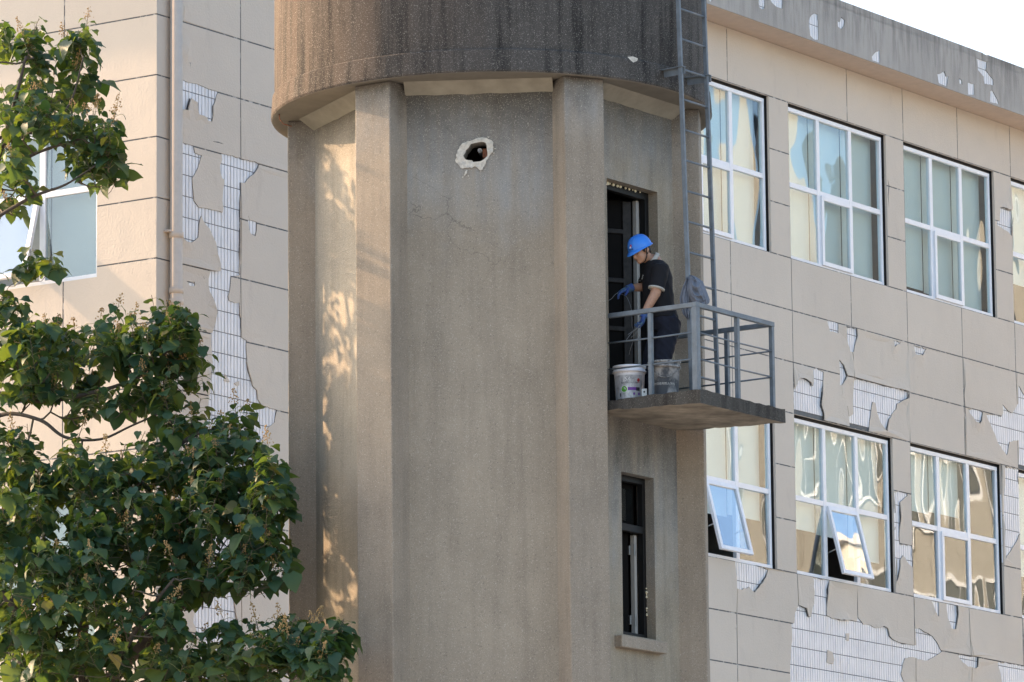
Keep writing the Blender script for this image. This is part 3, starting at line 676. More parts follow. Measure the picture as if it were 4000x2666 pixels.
# ---- door and window in the balcony bay
nD, tD = nax(OFF+60); PD = lambda rho, s, z: TA+nD*rho+tD*s+zv*z
def dbar(mb, s0, s1, z0, z1, r0, r1): mb.box(PD((r0+r1)/2, (s0+s1)/2, (z0+z1)/2), nD*((r1-r0)/2), tD*((s1-s0)/2), zv*((z1-z0)/2))
droot = empty('door', PD(AP-.2, 0, 9.985)-TA); droot.parent = TOWER
a, b, c, d = DOOR; r1_ = AP-.10; r0_ = AP-.165
m = MB(); dbar(m, a+.002, a+.065, c, d-.002, r0_, r1_); dbar(m, b-.065, b-.002, c, d-.002, r0_, r1_); dbar(m, a+.065, b-.065, d-.075, d-.002, r0_, r1_)
m.build('frame', M['blackframe'], droot, bevel=.004)
m = MB(); dbar(m, b-.118, b-.066, c+.01, d-.08, r0_-.05, r0_-.005); m.build('grey_edge', M['greystrip'], droot, bevel=.003)
# leaf swung inward, hinged on the right
lf = MB(); hx = PD(r0_-.06, b-.135, 0); ld = (nD*-.50+tD*-.866).normalized(); lnrm = Vector((-ld.y, ld.x, 0))
if lnrm.dot(nD) < 0: lnrm = -lnrm
zc0, zc1 = c+.02, d-.09
lf.box(hx+ld*.34+zv*((zc0+zc1)/2), ld*.34, lnrm*.018, zv*((zc1-zc0)/2)); leaf_o = lf.build('leaf', M['doorleaf'], droot)
rb = MB()
for z in (10.42, 10.86, 11.34, 11.83): rb.box(hx+ld*.36+lnrm*.026+zv*z, ld*.27, lnrm*.010, zv*.022)
for s in (.06, .64): rb.box(hx+ld*s+lnrm*.026+zv*((zc0+zc1)/2), ld*.045, lnrm*.0095, zv*((zc1-zc0)/2-.01))
rb.build('rail', plain('worn_door_rail', (.022, .02, .018), .7, var=.5, vscale=20, spec=.25), droot, bevel=.004)
for z in (11.62, 10.3):
    m = MB(); m.box(PD(r0_-.02, b-.128, z), tD*.008, nD*.02, zv*.055); m.build('hinge', M['chrome'], droot, bevel=.002)
for i in range(11):
    m = MB(); s = a+.06+.70*i/11+random.uniform(-.02, .02); rr = random.uniform(.007, .016)*(1.3 if i in (1, 3) else .8)
    m.ell(PD(r1_+.012, s, d-.012-rr*.5), (tD*rr*1.5, nD*rr, zv*rr*1.2), 8, 6); m.build('foam_blob', M['foam'], droot)
wroot = empty('window', PD(AP, 0, WINO[2])-TA); wroot.parent = TOWER
a, b, c, d = WINO
m = MB(); dbar(m, a+.002, a+.05, c, d-.002, r0_, r1_); dbar(m, b-.05, b-.002, c, d-.002, r0_, r1_); dbar(m, a+.05, b-.05, d-.06, d-.002, r0_, r1_); dbar(m, a+.05, b-.05, c, c+.05, r0_, r1_); dbar(m, a+.05, b-.05, 8.83, 8.90, r0_, r1_)
m.build('frame', M['blackframe'], wroot, bevel=.003)
m = MB(); dbar(m, b-.105, b-.06, c+.06, 8.82, r0_-.05, r0_-.004); m.build('grey_edge', M['greystrip'], wroot, bevel=.003)
m = MB(); dbar(m, a+.05, b-.14, c+.05, 8.83, r0_-.08, r0_-.05); dbar(m, a+.05, b-.05, 8.9, d-.06, r0_-.06, r0_-.04); m.build('sash', M['doorleaf'], wroot, bevel=.003)
m = MB(); dbar(m, a+.10, b-.10, 8.95, d-.11, r0_-.0395, r0_-.036); m.build('pane', M['glass'], wroot)
for z in (8.67, 7.99):
    m = MB(); dbar(m, b-.115, b-.092, z-.05, z+.05, r0_-.004, r0_+.003); dbar(m, b-.15, b-.128, z-.045, z+.045, r0_-.05, r0_-.03); m.build('hinge', M['chrome'], wroot, bevel=.002)
m = MB(); dbar(m, -.428, .362, 7.655, 7.772, AP-.05, AP+.085); m.build('sill', M['pilaster'], wroot, bevel=.01)
for i in range(10):
    m = MB(); rr = random.uniform(.005, .011); m.ell(PD(r1_+.004, b-.012, random.uniform(8.0, 8.45)), (tD*rr, nD*rr*1.4, zv*rr*1.3), 7, 5); m.build('foam_blob', M['foam'], wroot)
# ---- balcony slab
SR, SS, SZ0, SZ1 = 2.875, .757, 9.852, 9.985
def slabmesh():
    ns, nr = 26, 22; bm_ = MB(); top = {}; bot = {}
    vs_ = []; idx = {}
    for L, z in ((0, SZ0), (1, SZ1)):
        for i in range(ns+1):
            for j in range(nr+1):
                s = -SS+2*SS*i/ns; r_ = AP-.05+(SR-AP+.05)*j/nr
                e = i in (0, ns) or j == nr
                w = (.011*mnoise.noise(Vector((s*7, r_*7, L*4.)))+.007*mnoise.noise(Vector((s*23, r_*23, L*4.))))*(1.3 if e else .4)
                zz = z+(w if e else w*.6)+(.045*(1-j/nr) if L == 0 else 0)
                if L == 0 and j == nr: zz = z
                s2 = s+(.010*mnoise.noise(Vector((r_*9, L*3., 2)))*(1 if i == ns else -1) if i in (0, ns) else 0)
                r2 = r_+(.010*mnoise.noise(Vector((s*9, L*3., 7))) if j == nr else 0)
                idx[(L, i, j)] = len(vs_); vs_.append(PD(r2, s2, zz))
    fs_ = []; under = []
    for i in range(ns):
        for j in range(nr):
            fs_.append((idx[(1, i, j)], idx[(1, i, j+1)], idx[(1, i+1, j+1)], idx[(1, i+1, j)]))
            under.append(tuple(reversed((idx[(0, i, j)], idx[(0, i, j+1)], idx[(0, i+1, j+1)], idx[(0, i+1, j)]))))
    for j in range(nr):
        fs_.append((idx[(0, 0, j)], idx[(0, 0, j+1)], idx[(1, 0, j+1)], idx[(1, 0, j)])); fs_.append((idx[(0, ns, j+1)], idx[(0, ns, j)], idx[(1, ns, j)], idx[(1, ns, j+1)]))
    for i in range(ns): fs_.append((idx[(0, i, nr)], idx[(0, i+1, nr)], idx[(1, i+1, nr)], idx[(1, i, nr)]))
    bm_.add(vs_, fs_+under); return bm_, len(fs_)
sm, nf = slabmesh(); so_ = sm.build('balcony_slab', M['slab'], TOWER, fix=True)
so_.data.materials.append(M['slab_under'])
for i, p in enumerate(so_.data.polygons):
    if i >= nf: p.material_index = 1
# ---- railing
RAIL = empty('balcony_railing', PD(2.2, 0, SZ1)); tag(RAIL, 'blue-grey painted steel railing round the tower balcony', 'railing')
RR, RS, RZ = 2.785, .675, 10.842
m = MB(); dbar(m, -RS-.022, -RS+.022, RZ-.045, RZ, AP+.15, RR-.022); m.build('top_rail', M['steel'], RAIL, bevel=.004)
m = MB(); dbar(m, RS-.022, RS+.022, RZ-.045, RZ, AP+.02, RR-.022); m.build('top_rail', M['steel'], RAIL, bevel=.004)
m = MB(); dbar(m, -RS-.024, RS+.024, RZ-.0455, RZ+.0005, RR-.0215, RR+.024); m.build('top_rail', M['steel'], RAIL, bevel=.004)
for r_, s in ((RR, -RS), (RR, .05), (RR, RS), (2.27, -RS), (2.27, RS)):
    m = MB(); hw = .03 if (r_, s) == (RR, -RS) else .021
    dbar(m, s-hw, s+hw, SZ1-.012, RZ-.0465, r_-hw, r_+hw); m.build('post', M['steel'], RAIL, bevel=.004)
for z in (10.556, 10.300):
    for p, q in ((PD(AP+.14, -RS, z), PD(RR-.03, -RS, z)), (PD(AP+.02, RS, z), PD(RR-.02, RS, z)), (PD(RR, -RS+.03, z), PD(RR, RS-.02, z))):
        m = MB(); mid = (p+q)/2+zv*-.004; m.tube([p, mid, q], .0085, 8); m.build('rod', M['steel'], RAIL)
# ---- ladder
LAD = empty('ladder', PD(2.45, 0, SZ1)); tag(LAD, 'blue-grey steel ladder climbing from the balcony past the tank', 'ladder')
lp = lambda s, z: PD(2.45-(z-10)*.0225, s, z)
for s in (-.24, .22):
    m = MB(); a_, b_ = lp(s, SZ1-.004), lp(s, 17.6); ax_ = (b_-a_)/2
    m.box((a_+b_)/2, tD*.014, nD*.022, ax_); m.build('rail', M['steel'], LAD, bevel=.005)
z = 13.555
zs = [13.555+.302*i for i in range(-11, 14)]
for z in zs:
    m = MB(); m.tube([lp(-.226, z), lp(.206, z)], .0115, 8); m.build('rung', M['steel'], LAD)
for s, ins in ((-.24, .20), (.22, .16)):
    m = MB(); e = lp(s, 13.235); tdir = (Vector((DC.x, DC.y, 0))-Vector((e.x, e.y, 0))).normalized()
    gap = (Vector((e.x, e.y, 0))-Vector((DC.x, DC.y, 0))).length-2.185
    o_ = tD*.03
    m.box(e+tdir*((gap-.03)/2)+tD*.019, tdir*((gap+.05)/2), tdir.cross(zv)*.0045, zv*.032); m.box(e+tdir*((gap-.03)/2)+zv*.036+tD*.0, tdir*((gap+.05)/2), tdir.cross(zv)*.028, zv*.004)
    m.build('bracket', M['steel'], LAD)
#@@NEXT
# ================================================================== block across the yard (seen only in the window panes)
BX = empty('apartment_block', (40, 88, 0)); tag(BX, 'cream sunlit apartment block seen mirrored in the window panes', 'building')
cream = plain('cream_paint', (.43, .41, .365), .85, var=.05, vscale=.5); greyb = plain('grey_band', (.40, .39, .38), .85)
m = MB()
for (y0_, y1_, h_) in ((74, 87.0, 27), (87.02, 92.2, 20.4), (92.22, 108, 27.5)): m.box((45, (y0_+y1_)/2, h_/2), (5, 0, 0), (0, (y1_-y0_)/2, 0), (0, 0, h_/2))
m.build('wall', cream, BX)
m = MB()
for (y0_, y1_, h_) in ((74, 87.0, 27), (87.02, 92.2, 20.4), (92.22, 108, 27.5)): m.box((45, (y0_+y1_)/2, h_+.15), (5.25, 0, 0), (0, (y1_-y0_)/2, 0), (0, 0, .14))
m.build('cornice', greyb, BX)
m = MB(); m.box((56.2, 98.6, 17), (1.2, 0, 0), (0, 1.4, 0), (0, 0, 17)); m.box((56.2, 98.6, 34.1), (1.3, 0, 0), (0, 1.5, 0), (0, 0, .1)); gb = m.build('reflection_blocker', plain('blocker_dark', (.06, .063, .068), .8, var=.1, vscale=1), None, origin=(56.2, 98.6, 0))  # unseen dark block, added to keep bright sky out of the upper right panes
tag(gb, 'unseen dark block added to darken the reflection in the upper right window panes', 'building')
wm = MB(); wm.box((0, 0, 0), (.05, 0, 0), (0, 1.15, 0), (0, 0, 1.0)); wme = wm.mesh('window'); wme.materials.append(plain('dark_blue_panes', (.035, .05, .06), .3))
fm = MB()
for y_, z_, a_, b_ in ((0, 1.0, 1.2, .05), (0, -1.0, 1.2, .05), (-1.15, 0, .05, 1.0), (1.15, 0, .05, 1.0), (0, 0, .04, 1.0)): fm.box((-.03, y_, z_), (.07, 0, 0), (0, a_, 0), (0, 0, b_))
fme = fm.mesh('frame'); fme.materials.append(M['frame'])
for y_, x_, nfl in [(75.6+3.1*i, 40, 7) for i in range(3)]+[(88.6+3.0*i, 40, 6) for i in range(2)]+[(95.6+3.1*i, 40, 8) for i in range(4)]:
    for fl_ in range(nfl):
        o = link('window', wme, None, BX); o.location = (x_-40, y_-88, 2.1+3.3*fl_); f_ = link('frame', fme, None, o)
# ================================================================== the tree
def leafmat():
    m = bpy.data.materials.new('leaf'); m.use_nodes = True; t = m.node_tree; b = t.nodes['Principled BSDF']; k = N(t)
    r = k.n('Attribute', attribute_name='rnd').outputs['Fac']
    c = k.mix(r, (.020, .066, .040), (.042, .096, .038)); c = k.mix(k.ramp(k.noise(9, 3), .35, .7, 0, .35), c, (.020, .058, .038))
    c = k.mix(k.ramp(r, .965, .985), c, (.20, .17, .05))
    k.put(b.inputs['Base Color'], c); b.inputs['Roughness'].default_value = .52; b.inputs['Specular IOR Level'].default_value = .4
    tl = k.n('BsdfTranslucent'); k.put(tl.inputs[0], k.mix(r, (.08, .16, .02), (.22, .28, .025)))
    k.put(b.inputs['Normal'], k.bump(k.noise(40, 2), .15, .004))
    mx = k.n('MixShader'); mx.inputs[0].default_value = .36; out = t.nodes['Material Output']
    t.links.new(b.outputs[0], mx.inputs[1]); t.links.new(tl.outputs[0], mx.inputs[2]); t.links.new(mx.outputs[0], out.inputs[0]); return m
M['leaf'] = leafmat(); M['bark'] = plain('dark_bark', (.075, .062, .052), .9, var=.3, vscale=14, bump=.6, bscale=40)
M['twig'] = plain('twig_bark', (.10, .085, .06), .85, var=.25, vscale=20); M['petiole'] = plain('petiole', (.22, .24, .08), .7)
M['panicle'] = plain('golden_seed_panicle', (.36, .24, .10), .8, var=.35, vscale=30); M['berry'] = plain('dark_seed_pod', (.10, .085, .04), .7, var=.5, vscale=25)
# leaf: x along the blade, y across, z up; unit length
def leaf_shape(seed):
    r = random.Random(seed); prof = [(-.10, .20), (.02, .40), (.22, .50), (.45, .44), (.66, .30), (.84, .15)]
    mid = [0, .10, .25, .45, .66, .84]; lob = r.choice((0, 0, .10, .14)); vs_ = []
    bend = r.uniform(.12, .55); fold = r.uniform(.08, .42); tw = r.uniform(-.25, .25)
    def zc(x): return -bend*x*x
    for x in mid: vs_.append((x, 0, zc(x)))
    vs_.append((1.0, 0, zc(1.0)))
    for s in (1, -1):
        for i, (x, w) in enumerate(prof):
            w2 = w*(1+r.uniform(-.09, .09))+(lob if i == 3 else 0)-(lob*.5 if i == 4 else 0)
            vs_.append((x+r.uniform(-.02, .02), s*w2, zc(x)+fold*w2*.55+tw*s*w2+r.uniform(-.06, .06)))
    fs_ = []
    for o_, flip in ((7, 0), (13, 1)):
        for i in range(5):
            f = (i, i+1, o_+i+1, o_+i); fs_.append(f if flip else f[::-1])
        f = (5, 6, o_+5); fs_.append(f if flip else f[::-1])
        f = (0, o_, o_) ; 
    return np.array(vs_), fs_
SH = [leaf_shape(i) for i in range(8)]
LM = []
for i, (v, f) in enumerate(SH):
    for q in range(3):
        me = bpy.data.meshes.new('leaf'); me.from_pydata([tuple(x) for x in v], [], f); me.update(); me.materials.append(M['leaf'])
        at = me.attributes.new('rnd', 'FLOAT', 'POINT'); at.data.foreach_set('value', [(q+.5+.3*random.uniform(-1, 1))/3]*len(v)); me.polygons.foreach_set('use_smooth', [True]*len(f)); LM.append(me)
S17 = 1.7
def TP(x, y, Y): return atY(x*S17, y*S17, Y)
TB = TP(200, 1568, 52.4); TREE = empty('broadleaf_tree', (TB.x, TB.y, 0))
tag(TREE, 'leafy green tree with golden seed panicles left of the tower', 'tree')
limbs = []
def limb(pts, r0, r1):
    P_ = [Vector(p) for p in pts]; out = []
    for i in range(len(P_)-1):      # Catmull-Rom
        a, b, c, d = P_[max(i-1, 0)], P_[i], P_[i+1], P_[min(i+2, len(P_)-1)]
        for k in range(6):
            t = k/6; out.append(.5*((2*b)+(c-a)*t+(2*a-5*b+4*c-d)*t*t+(3*b-a-3*c+d)*t**3))
    out.append(P_[-1]); n = len(out)
    limbs.append((out, [r0+(r1-r0)*(i/(n-1))**.8 for i in range(n)])); return out
fork = TP(205, 1640, 52.5)
limb([(TB.x, TB.y, 0), (TB.x-.05, TB.y+.03, 3), (TB.x+.04, TB.y, 6), fork], .17, .11)
limb([fork, TP(60, 1480, 52.7), TP(-80, 1250, 52.9), TP(-95, 950, 53.2), TP(-60, 700, 53.3), TP(-15, 420, 53.4), TP(30, 250, 53.5), TP(60, 130, 53.5)], .095, .012)
limb([TP(-90, 925, 53.2), TP(0, 908, 52.9), TP(60, 920, 52.7), TP(140, 918, 52.5), TP(260, 890, 52.2), TP(345, 850, 52.1), TP(420, 760, 52.0)], .042, .010)
limb([TP(-85, 1030, 53.0), TP(0, 955, 52.6), TP(90, 965, 52.3), TP(150, 1005, 52.2), TP(230, 1010, 52.1), TP(300, 980, 52.0), TP(390, 940, 51.9)], .026, .008)
limb([TP(-20, 440, 53.4), TP(60, 365, 53.1), TP(150, 330, 52.9), TP(260, 300, 52.8)], .028, .007); limb([TP(-40, 520, 53.3), TP(70, 455, 53), TP(150, 425, 52.8), TP(220, 380, 52.7)], .024, .007)
limb([TP(10, 330, 53.4), TP(110, 275, 53.2), TP(160, 240, 53.2), TP(192, 130, 53.2)], .026, .006)
limb([fork, TP(280, 1535, 52.1), TP(380, 1430, 51.8), TP(480, 1330, 51.5), TP(570, 1230, 51.3), TP(625, 1130, 51.2)], .085, .010)
limb([fork, TP(330, 1575, 51.9), TP(480, 1535, 51.2), TP(640, 1505, 50.4), TP(765, 1500, 50.0)], .07, .009)
limb([fork, TP(190, 1450, 52.3), TP(245, 1250, 52.0), TP(320, 1110, 51.8), TP(430, 1010, 51.7), TP(500, 985, 51.7)], .075, .010)
limb([fork, TP(120, 1500, 51.6), TP(20, 1380, 51.2), TP(-100, 1250, 51.2), TP(-250, 1150, 51.5)], .07, .015)
limb([fork, TP(100, 1560, 53.2), TP(-100, 1400, 54.2), TP(-300, 1250, 54.6), TP(-450, 1100, 54.6)], .08, .015); limb([TP(-85, 800, 53.3), TP(-200, 600, 53.8), TP(-320, 420, 54.2), TP(-380, 250, 54.3)], .045, .012)
limb([fork, TP(320, 1480, 53.0), TP(420, 1350, 53.2), TP(500, 1250, 53.4)], .05, .010); limb([fork, TP(260, 1540, 51.3), TP(330, 1420, 50.7), TP(400, 1330, 50.4)], .05, .01)
NODES = [(p, r) for pts, rs in limbs for p, r in zip(pts, rs)]; NA = np.zeros((20000, 3)); NA[:] = 1e6; NN = len(NODES); NA[:NN] = [tuple(p) for p, r in NODES]
# shoot clusters: (cx, cy, rx, ry, count, Ymin, Ymax) in photo/1.7 coordinates
BLOBS = [(8,130,22,70,5,54,54.8),(82,150,36,70,10,53.9,54.8),(192,150,42,80,14,53.5,54.3),(110,230,115,50,20,53.4,54.6),(60,290,90,60,15,52.6,54),(235,350,75,70,26,52.3,53.6),(180,300,50,40,8,52.5,53.4),(28,415,46,75,12,52.4,54),
 (85,615,48,40,6,52.2,53),(6,690,25,35,3,52.4,53.6),(25,760,50,60,10,52,53.4),(110,820,110,70,34,51.8,53.4),(150,850,130,60,12,53,53.8),(240,800,90,70,18,51.8,53),(370,800,100,80,34,51.6,52.6),(420,760,45,40,8,51.6,52.2),(440,850,40,40,7,51.6,52.4),
 (60,900,80,40,10,51.8,53),(250,920,120,40,14,51.8,53),(370,930,70,50,12,51.6,52.4),(30,1020,60,40,9,51.8,53),(430,980,60,50,10,51.5,52.3),
 (540,1040,100,70,34,50.9,52.0),(430,1060,80,60,18,51.2,52.4),(150,1090,170,60,34,51,53),(320,1080,90,60,18,51,52.6),(90,1200,150,90,44,50.6,52.8),(300,1200,120,90,46,50.6,52.6),(480,1180,120,100,60,50.4,52.2),(625,1160,62,120,38,50.3,51.2),
 (605,1290,78,70,32,50.2,51.2),(430,1310,110,70,36,50.4,52.2),(240,1330,120,80,44,50.3,52.4),(70,1350,110,90,44,50.2,52.6),(100,1490,150,80,50,50.1,52.4),(330,1480,110,90,34,50.1,52.2),(440,1530,110,50,26,50,51.6),
 (640,1490,70,50,24,49.7,50.5),(735,1520,75,62,34,49.5,50.3),(600,1540,80,40,16,49.7,50.8),(770,1480,30,30,5,49.6,50.2),(530,1450,40,40,6,50.2,51.2),
 # outside the picture on the left: the rest of the crown
 (-150,1300,170,260,110,51,54.6),(-160,950,140,200,46,52,54.8),(-130,480,110,240,24,52.8,54.8),(-130,740,110,110,34,52.8,54.4),(-120,80,100,110,12,52.9,54.2),(-330,1100,150,300,90,51.5,55),(-330,550,120,300,20,53,55),(200,1640,420,60,60,50.5,53)]
shoots = []
for cx, cy, rx, ry, cnt, Ya, Yb in BLOBS:
    if cx > 0 and cy < 1600: cnt = int(cnt*.80); rx *= .90; ry *= .93; cx -= 4
    for _ in range(cnt):
        while True:
            a, b = random.uniform(-1, 1), random.uniform(-1, 1)
            if a*a+b*b < 1: break
        shoots.append(TP(cx+a*rx, cy+b*ry, random.uniform(Ya, Yb)))
twigs = MB(); pets = MB(); pans = MB(); pods = MB(); leaves = []
axis = Vector((TA.x, TA.y))
def near_limb(p): return float(((NA[:NL0]-np.array(p))**2).sum(1).min())
NL0 = NN
shoots.sort(key=near_limb)
for p in shoots:
    if (Vector((p.x, p.y))-axis).length < 2.42: continue
    dist = np.sqrt(((NA[:NN]-np.array(p))**2).sum(1)+np.where(NA[:NN, 2] > p.z-.05, .25, 0)); i = int(dist.argmin()); q, qr = NODES[i]
    up_ = Vector((random.uniform(-.4, .4), random.uniform(-.4, .4), 1)).normalized()
    L = random.uniform(.12, .40); top = p+up_*L*.6; bot = p-up_*L*.4
    mid = (q+bot)/2+Vector((random.uniform(-.08, .08), random.uniform(-.08, .08), random.uniform(-.12, .05)))
    qr = min(.012, qr); tp = [q, (q*.6+mid*.4)+Vector((0, 0, -.02)), mid, bot, p, top]; trr = [max(.003, qr*f_) for f_ in (1, .9, .8, .65, .5, .3)]
    twigs.tube(tp, trr, 5, cap=False)
    for a_, b_ in zip(tp[1:4], trr[1:4]):
        NODES.append((a_, b_)); NA[NN] = tuple(a_); NN += 1
    nl = random.randint(9, 15); az = random.uniform(0, 6.28)
    for k in range(nl):
        az += 2.4+random.uniform(-.4, .4); t = k/nl; base = bot+(top-bot)*t
        pl = random.uniform(.05, .14)*(1.1-.5*t); size = random.uniform(.075, .150)*(1.15-.5*t)*random.choice((1, 1, 1, 1.35))
        el = random.uniform(-.1, .7); out = Vector((math.cos(az)*math.cos(el), math.sin(az)*math.cos(el), math.sin(el)))
        e = base+out*pl; droop = random.uniform(-.15, 1.15)
        x = Vector((math.cos(az)*math.cos(droop), math.sin(az)*math.cos(droop), -math.sin(droop)))
        x = (x+Vector((random.gauss(0, .18), random.gauss(0, .18), random.gauss(0, .12)))).normalized()
        zz = (Vector((0, 0, 1))+Vector((random.gauss(0, .3), random.gauss(0, .3), 0))+out*.5); y = zz.cross(x).normalized(); zz = x.cross(y)
        if (Vector((e.x, e.y))+Vector((x.x, x.y))*size-axis).length < 2.26: continue
        pets.tube([base, base+out*pl*.6+Vector((0, 0, .012)), e], .0024, 3, cap=False)
        leaves.append((e, x, y, zz, size, random.random()))
    if random.random() < .30:
        hgt = random.uniform(.08, .20); pans.tube([top, top+up_*hgt], .003, 3, cap=False)
        for k in range(int(34*hgt/.15)):
            t = random.random(); rr = .072*(1-.8*t)*math.sqrt(random.random()); a = random.uniform(0, 6.28)
            c = top+up_*(hgt*t)+Vector((math.cos(a)*rr, math.sin(a)*rr, random.uniform(-.01, .01))); s = random.uniform(.0045, .0095)
            pans.add([c+Vector(v)*s for v in ((1, 0, 0), (-1, 0, 0), (0, 1, 0), (0, -1, 0), (0, 0, 1.2), (0, 0, -1.2))], [(0, 2, 4), (2, 1, 4), (1, 3, 4), (3, 0, 4), (2, 0, 5), (1, 2, 5), (3, 1, 5), (0, 3, 5)])
    elif random.random() < .12:
        for k in range(random.randint(1, 4)):
            c = top+Vector((random.uniform(-.06, .06), random.uniform(-.06, .06), random.uniform(-.05, .05))); pods.ell(c, ((.012, 0, 0), (0, .012, 0), (0, 0, .016)), 7, 5); pods.tube([top, c], .002, 3, cap=False)
for pts, rs in limbs:
    mb = MB(); mb.tube(pts, rs, 10); mb.build('trunk' if pts is limbs[0][0] else 'branch', M['bark'], TREE)
tag(twigs.build('twigs', M['twig'], TREE), kind='stuff'); tag(pets.build('petioles', M['petiole'], TREE), kind='stuff')
tag(pans.build('seed_panicles', M['panicle'], TREE), kind='stuff'); tag(pods.build('seed_pods', M['berry'], TREE), kind='stuff')
def scr(p):
    q = p-CAM; z = q.dot(fwd); return 2000+F_PX*q.dot(RT)/z, 1333-F_PX*q.dot(UP)/z
def key(l):
    x, y = scr(l[0]); return (l[0].y-l[4]*6) if 0 < x < 1400 and 0 < y < 2666 else 1e9
order = sorted(range(len(leaves)), key=lambda i: key(leaves[i])); single = set(order[:300])
AV = []; AF = []; AR = []; base_i = 0; tb = world(TREE)
for i, (e, x, y, z, s, r) in enumerate(leaves):
    v, f = SH[i % 8]
    if i in single:
        o = link('leaf', LM[(i % 8)*3+int(r*3)], None, TREE)
        o.matrix_local = Matrix(((x.x*s, y.x*s, z.x*s, e.x-tb.x), (x.y*s, y.y*s, z.y*s, e.y-tb.y), (x.z*s, y.z*s, z.z*s, e.z-tb.z), (0, 0, 0, 1)))
    else:
        A_ = np.array([tuple(x), tuple(y), tuple(z)])*s; AV.append(v@A_+np.array(e-tb)); AF += [tuple(base_i+j for j in q) for q in f]; AR += [r]*len(v); base_i += len(v)
me = bpy.data.meshes.new('crown'); me.from_pydata(np.concatenate(AV).tolist(), [], AF); me.update(); me.materials.append(M['leaf'])
me.attributes.new('rnd', 'FLOAT', 'POINT').data.foreach_set('value', AR); me.polygons.foreach_set('use_smooth', [True]*len(AF))
tag(link('crown', me, None, TREE), kind='stuff')
print('leaves', len(leaves), 'shoots', len(shoots))
# ================================================================== things on the balcony
hz6 = lambda x, y: (2380+x/3.733, 880+y/3.733)
def HP(x, y, Y): return atY(*hz6(x, y), Y)
def txt(body, size, cx=True):
    c = bpy.data.curves.new('t', 'FONT'); c.body = body; c.size = size; c.align_x = 'CENTER' if cx else 'LEFT'; c.resolution_u = 3
    o = bpy.data.objects.new('t', c); me = evaluated_mesh(o); bpy.data.objects.remove(o); bpy.data.curves.remove(c)
    v = [tuple(x.co) for x in me.vertices]; f = [tuple(p.vertices) for p in me.polygons]; bpy.data.meshes.remove(me); return v, f
def bucket(name, base, R0, R1, H, mat, rimmat, yaw):
    root = empty(name, base); m = MB()
    m.lathe(base, [(.01, .004), (R0-.01, .004), (R0, 0), (R0+.003, .012)]+[(R0+(R1-R0)*t, H*t) for t in (.1, .3, .5, .7, .86)]+[(R1, H*.90), (R1, H), (R1-.006, H), (R1-.008, H*.9), (R0-.004, .012), (.01, .012)], 48)
    m.build('body', mat, root)
    m = MB()
    for z in (.99, .86): m.lathe(base, [(R1-.004, H*z-.012), (R1+.010, H*z-.010), (R1+.010, H*z+.010), (R1-.005, H*z+.012)], 48)
    m.build('rim', rimmat, root)
    def wrap(v, z0, d): # x -> angle, y -> height
        out = []
        for x, y, *_ in v:
            zz = z0+y; r = R0+(R1-R0)*zz/H+d; a = yaw+x/r
            out.append(base+Vector((r*math.sin(a), -r*math.cos(a), zz)))
        return out
    def patch(nm, x0, x1, z0, z1, mt, d=.0012, n=14):
        p = MB(); vs_ = wrap([(x0+(x1-x0)*i/n, z) for i in range(n+1) for z in (0, z1-z0)], z0, d); p.add(vs_, [(2*i, 2*i+2, 2*i+3, 2*i+1) for i in range(n)]); return p.build(nm, mt, root)
    def disc(nm, x, z, r, mt, d, n=20):
        p = MB(); p.add(wrap([(x+r*math.cos(k*2*math.pi/n), r*math.sin(k*2*math.pi/n)) for k in range(n)], z, d), [tuple(range(n))]); return p.build(nm, mt, root)
    def text(nm, s, size, x, z, mt, d=.0024, shear=0):
        v, f = txt(s, size); p = MB(); p.add(wrap([(q[0]+x+shear*q[1], q[1]) for q in v], z, d), f); return p.build(nm, mt, root)
    return root, patch, disc, text
def scuffed(name, a, b, sc, lo, hi, rough=.55, metal=0):
    m, t, bs = newmat(name); k = N(t); f = k.ramp(k.noise(sc, 6, .65, vec=k.map((1, 1, .6))), lo, hi)
    k.put(bs.inputs['Base Color'], k.mix(f, a, b)); bs.inputs['Roughness'].default_value = rough; bs.inputs['Metallic'].default_value = metal; return m
plast = scuffed('white_bucket_plastic', (.84, .84, .86), (.30, .28, .25), 22, .62, .72); silver = scuffed('silver_label', (.62, .63, .65), (.15, .15, .16), 9, .48, .70, .35, .25)
cementy = scuffed('cement_splashed_plastic', (.06, .065, .072), (.30, .29, .275), 9, .47, .62, .85); cemrim = scuffed('cement_caked_rim', (.34, .33, .31), (.10, .10, .10), 25, .42, .6, .85)
ink = plain('dark_print', (.03, .03, .035), .5); white = plain('white_print', (.8, .8, .8), .5); purple = plain('purple_print', (.20, .06, .36), .5); green = scuffed('green_print', (.05, .28, .02), (.20, .52, .06), 60, .4, .6); red = plain('red_print', (.50, .04, .04), .5)
b1 = PD(1.865, -.44, SZ1+.002); root, patch, disc, text = bucket('paint_bucket', b1, .132, .152, .355, plast, plast, rad(-4))
tag(root, 'white plastic bucket with silver label and green disc by the door', 'bucket', 'buckets on the balcony')
patch('label', -.150, .150, .035, .262, silver, .0012, 30); patch('label_band', -.150, .150, .014, .034, ink, .0014, 30); patch('stripe', -.01, .072, .112, .142, purple, .002); patch('stripe_end', .072, .112, .108, .142, ink, .002)
disc('badge_edge', -.047, .125, .034, white, .0018); disc('badge', -.047, .125, .029, green, .0024)
text('lettering_shadow', 'JSA', .062, -.019, .2015, ink, .002, .25); text('lettering', 'JSA', .058, -.02, .203, white, .003, .25); text('lettering', '-101', .034, .057, .203, white, .003, .25)
text('lettering', '聚合物水泥防水涂料', .0185, .005, .178, ink, .0024); disc('emblem', .098, .212, .017, red, .002); patch('emblem_bar', .083, .113, .186, .191, red, .002)
for i in range(4): patch('print_icon', .014+.026*i, .033+.026*i, .068, .090, purple if i % 2 else silver, .0022, 3)
patch('barcode', -.094, -.082, .055, .087, ink, .002, 3)
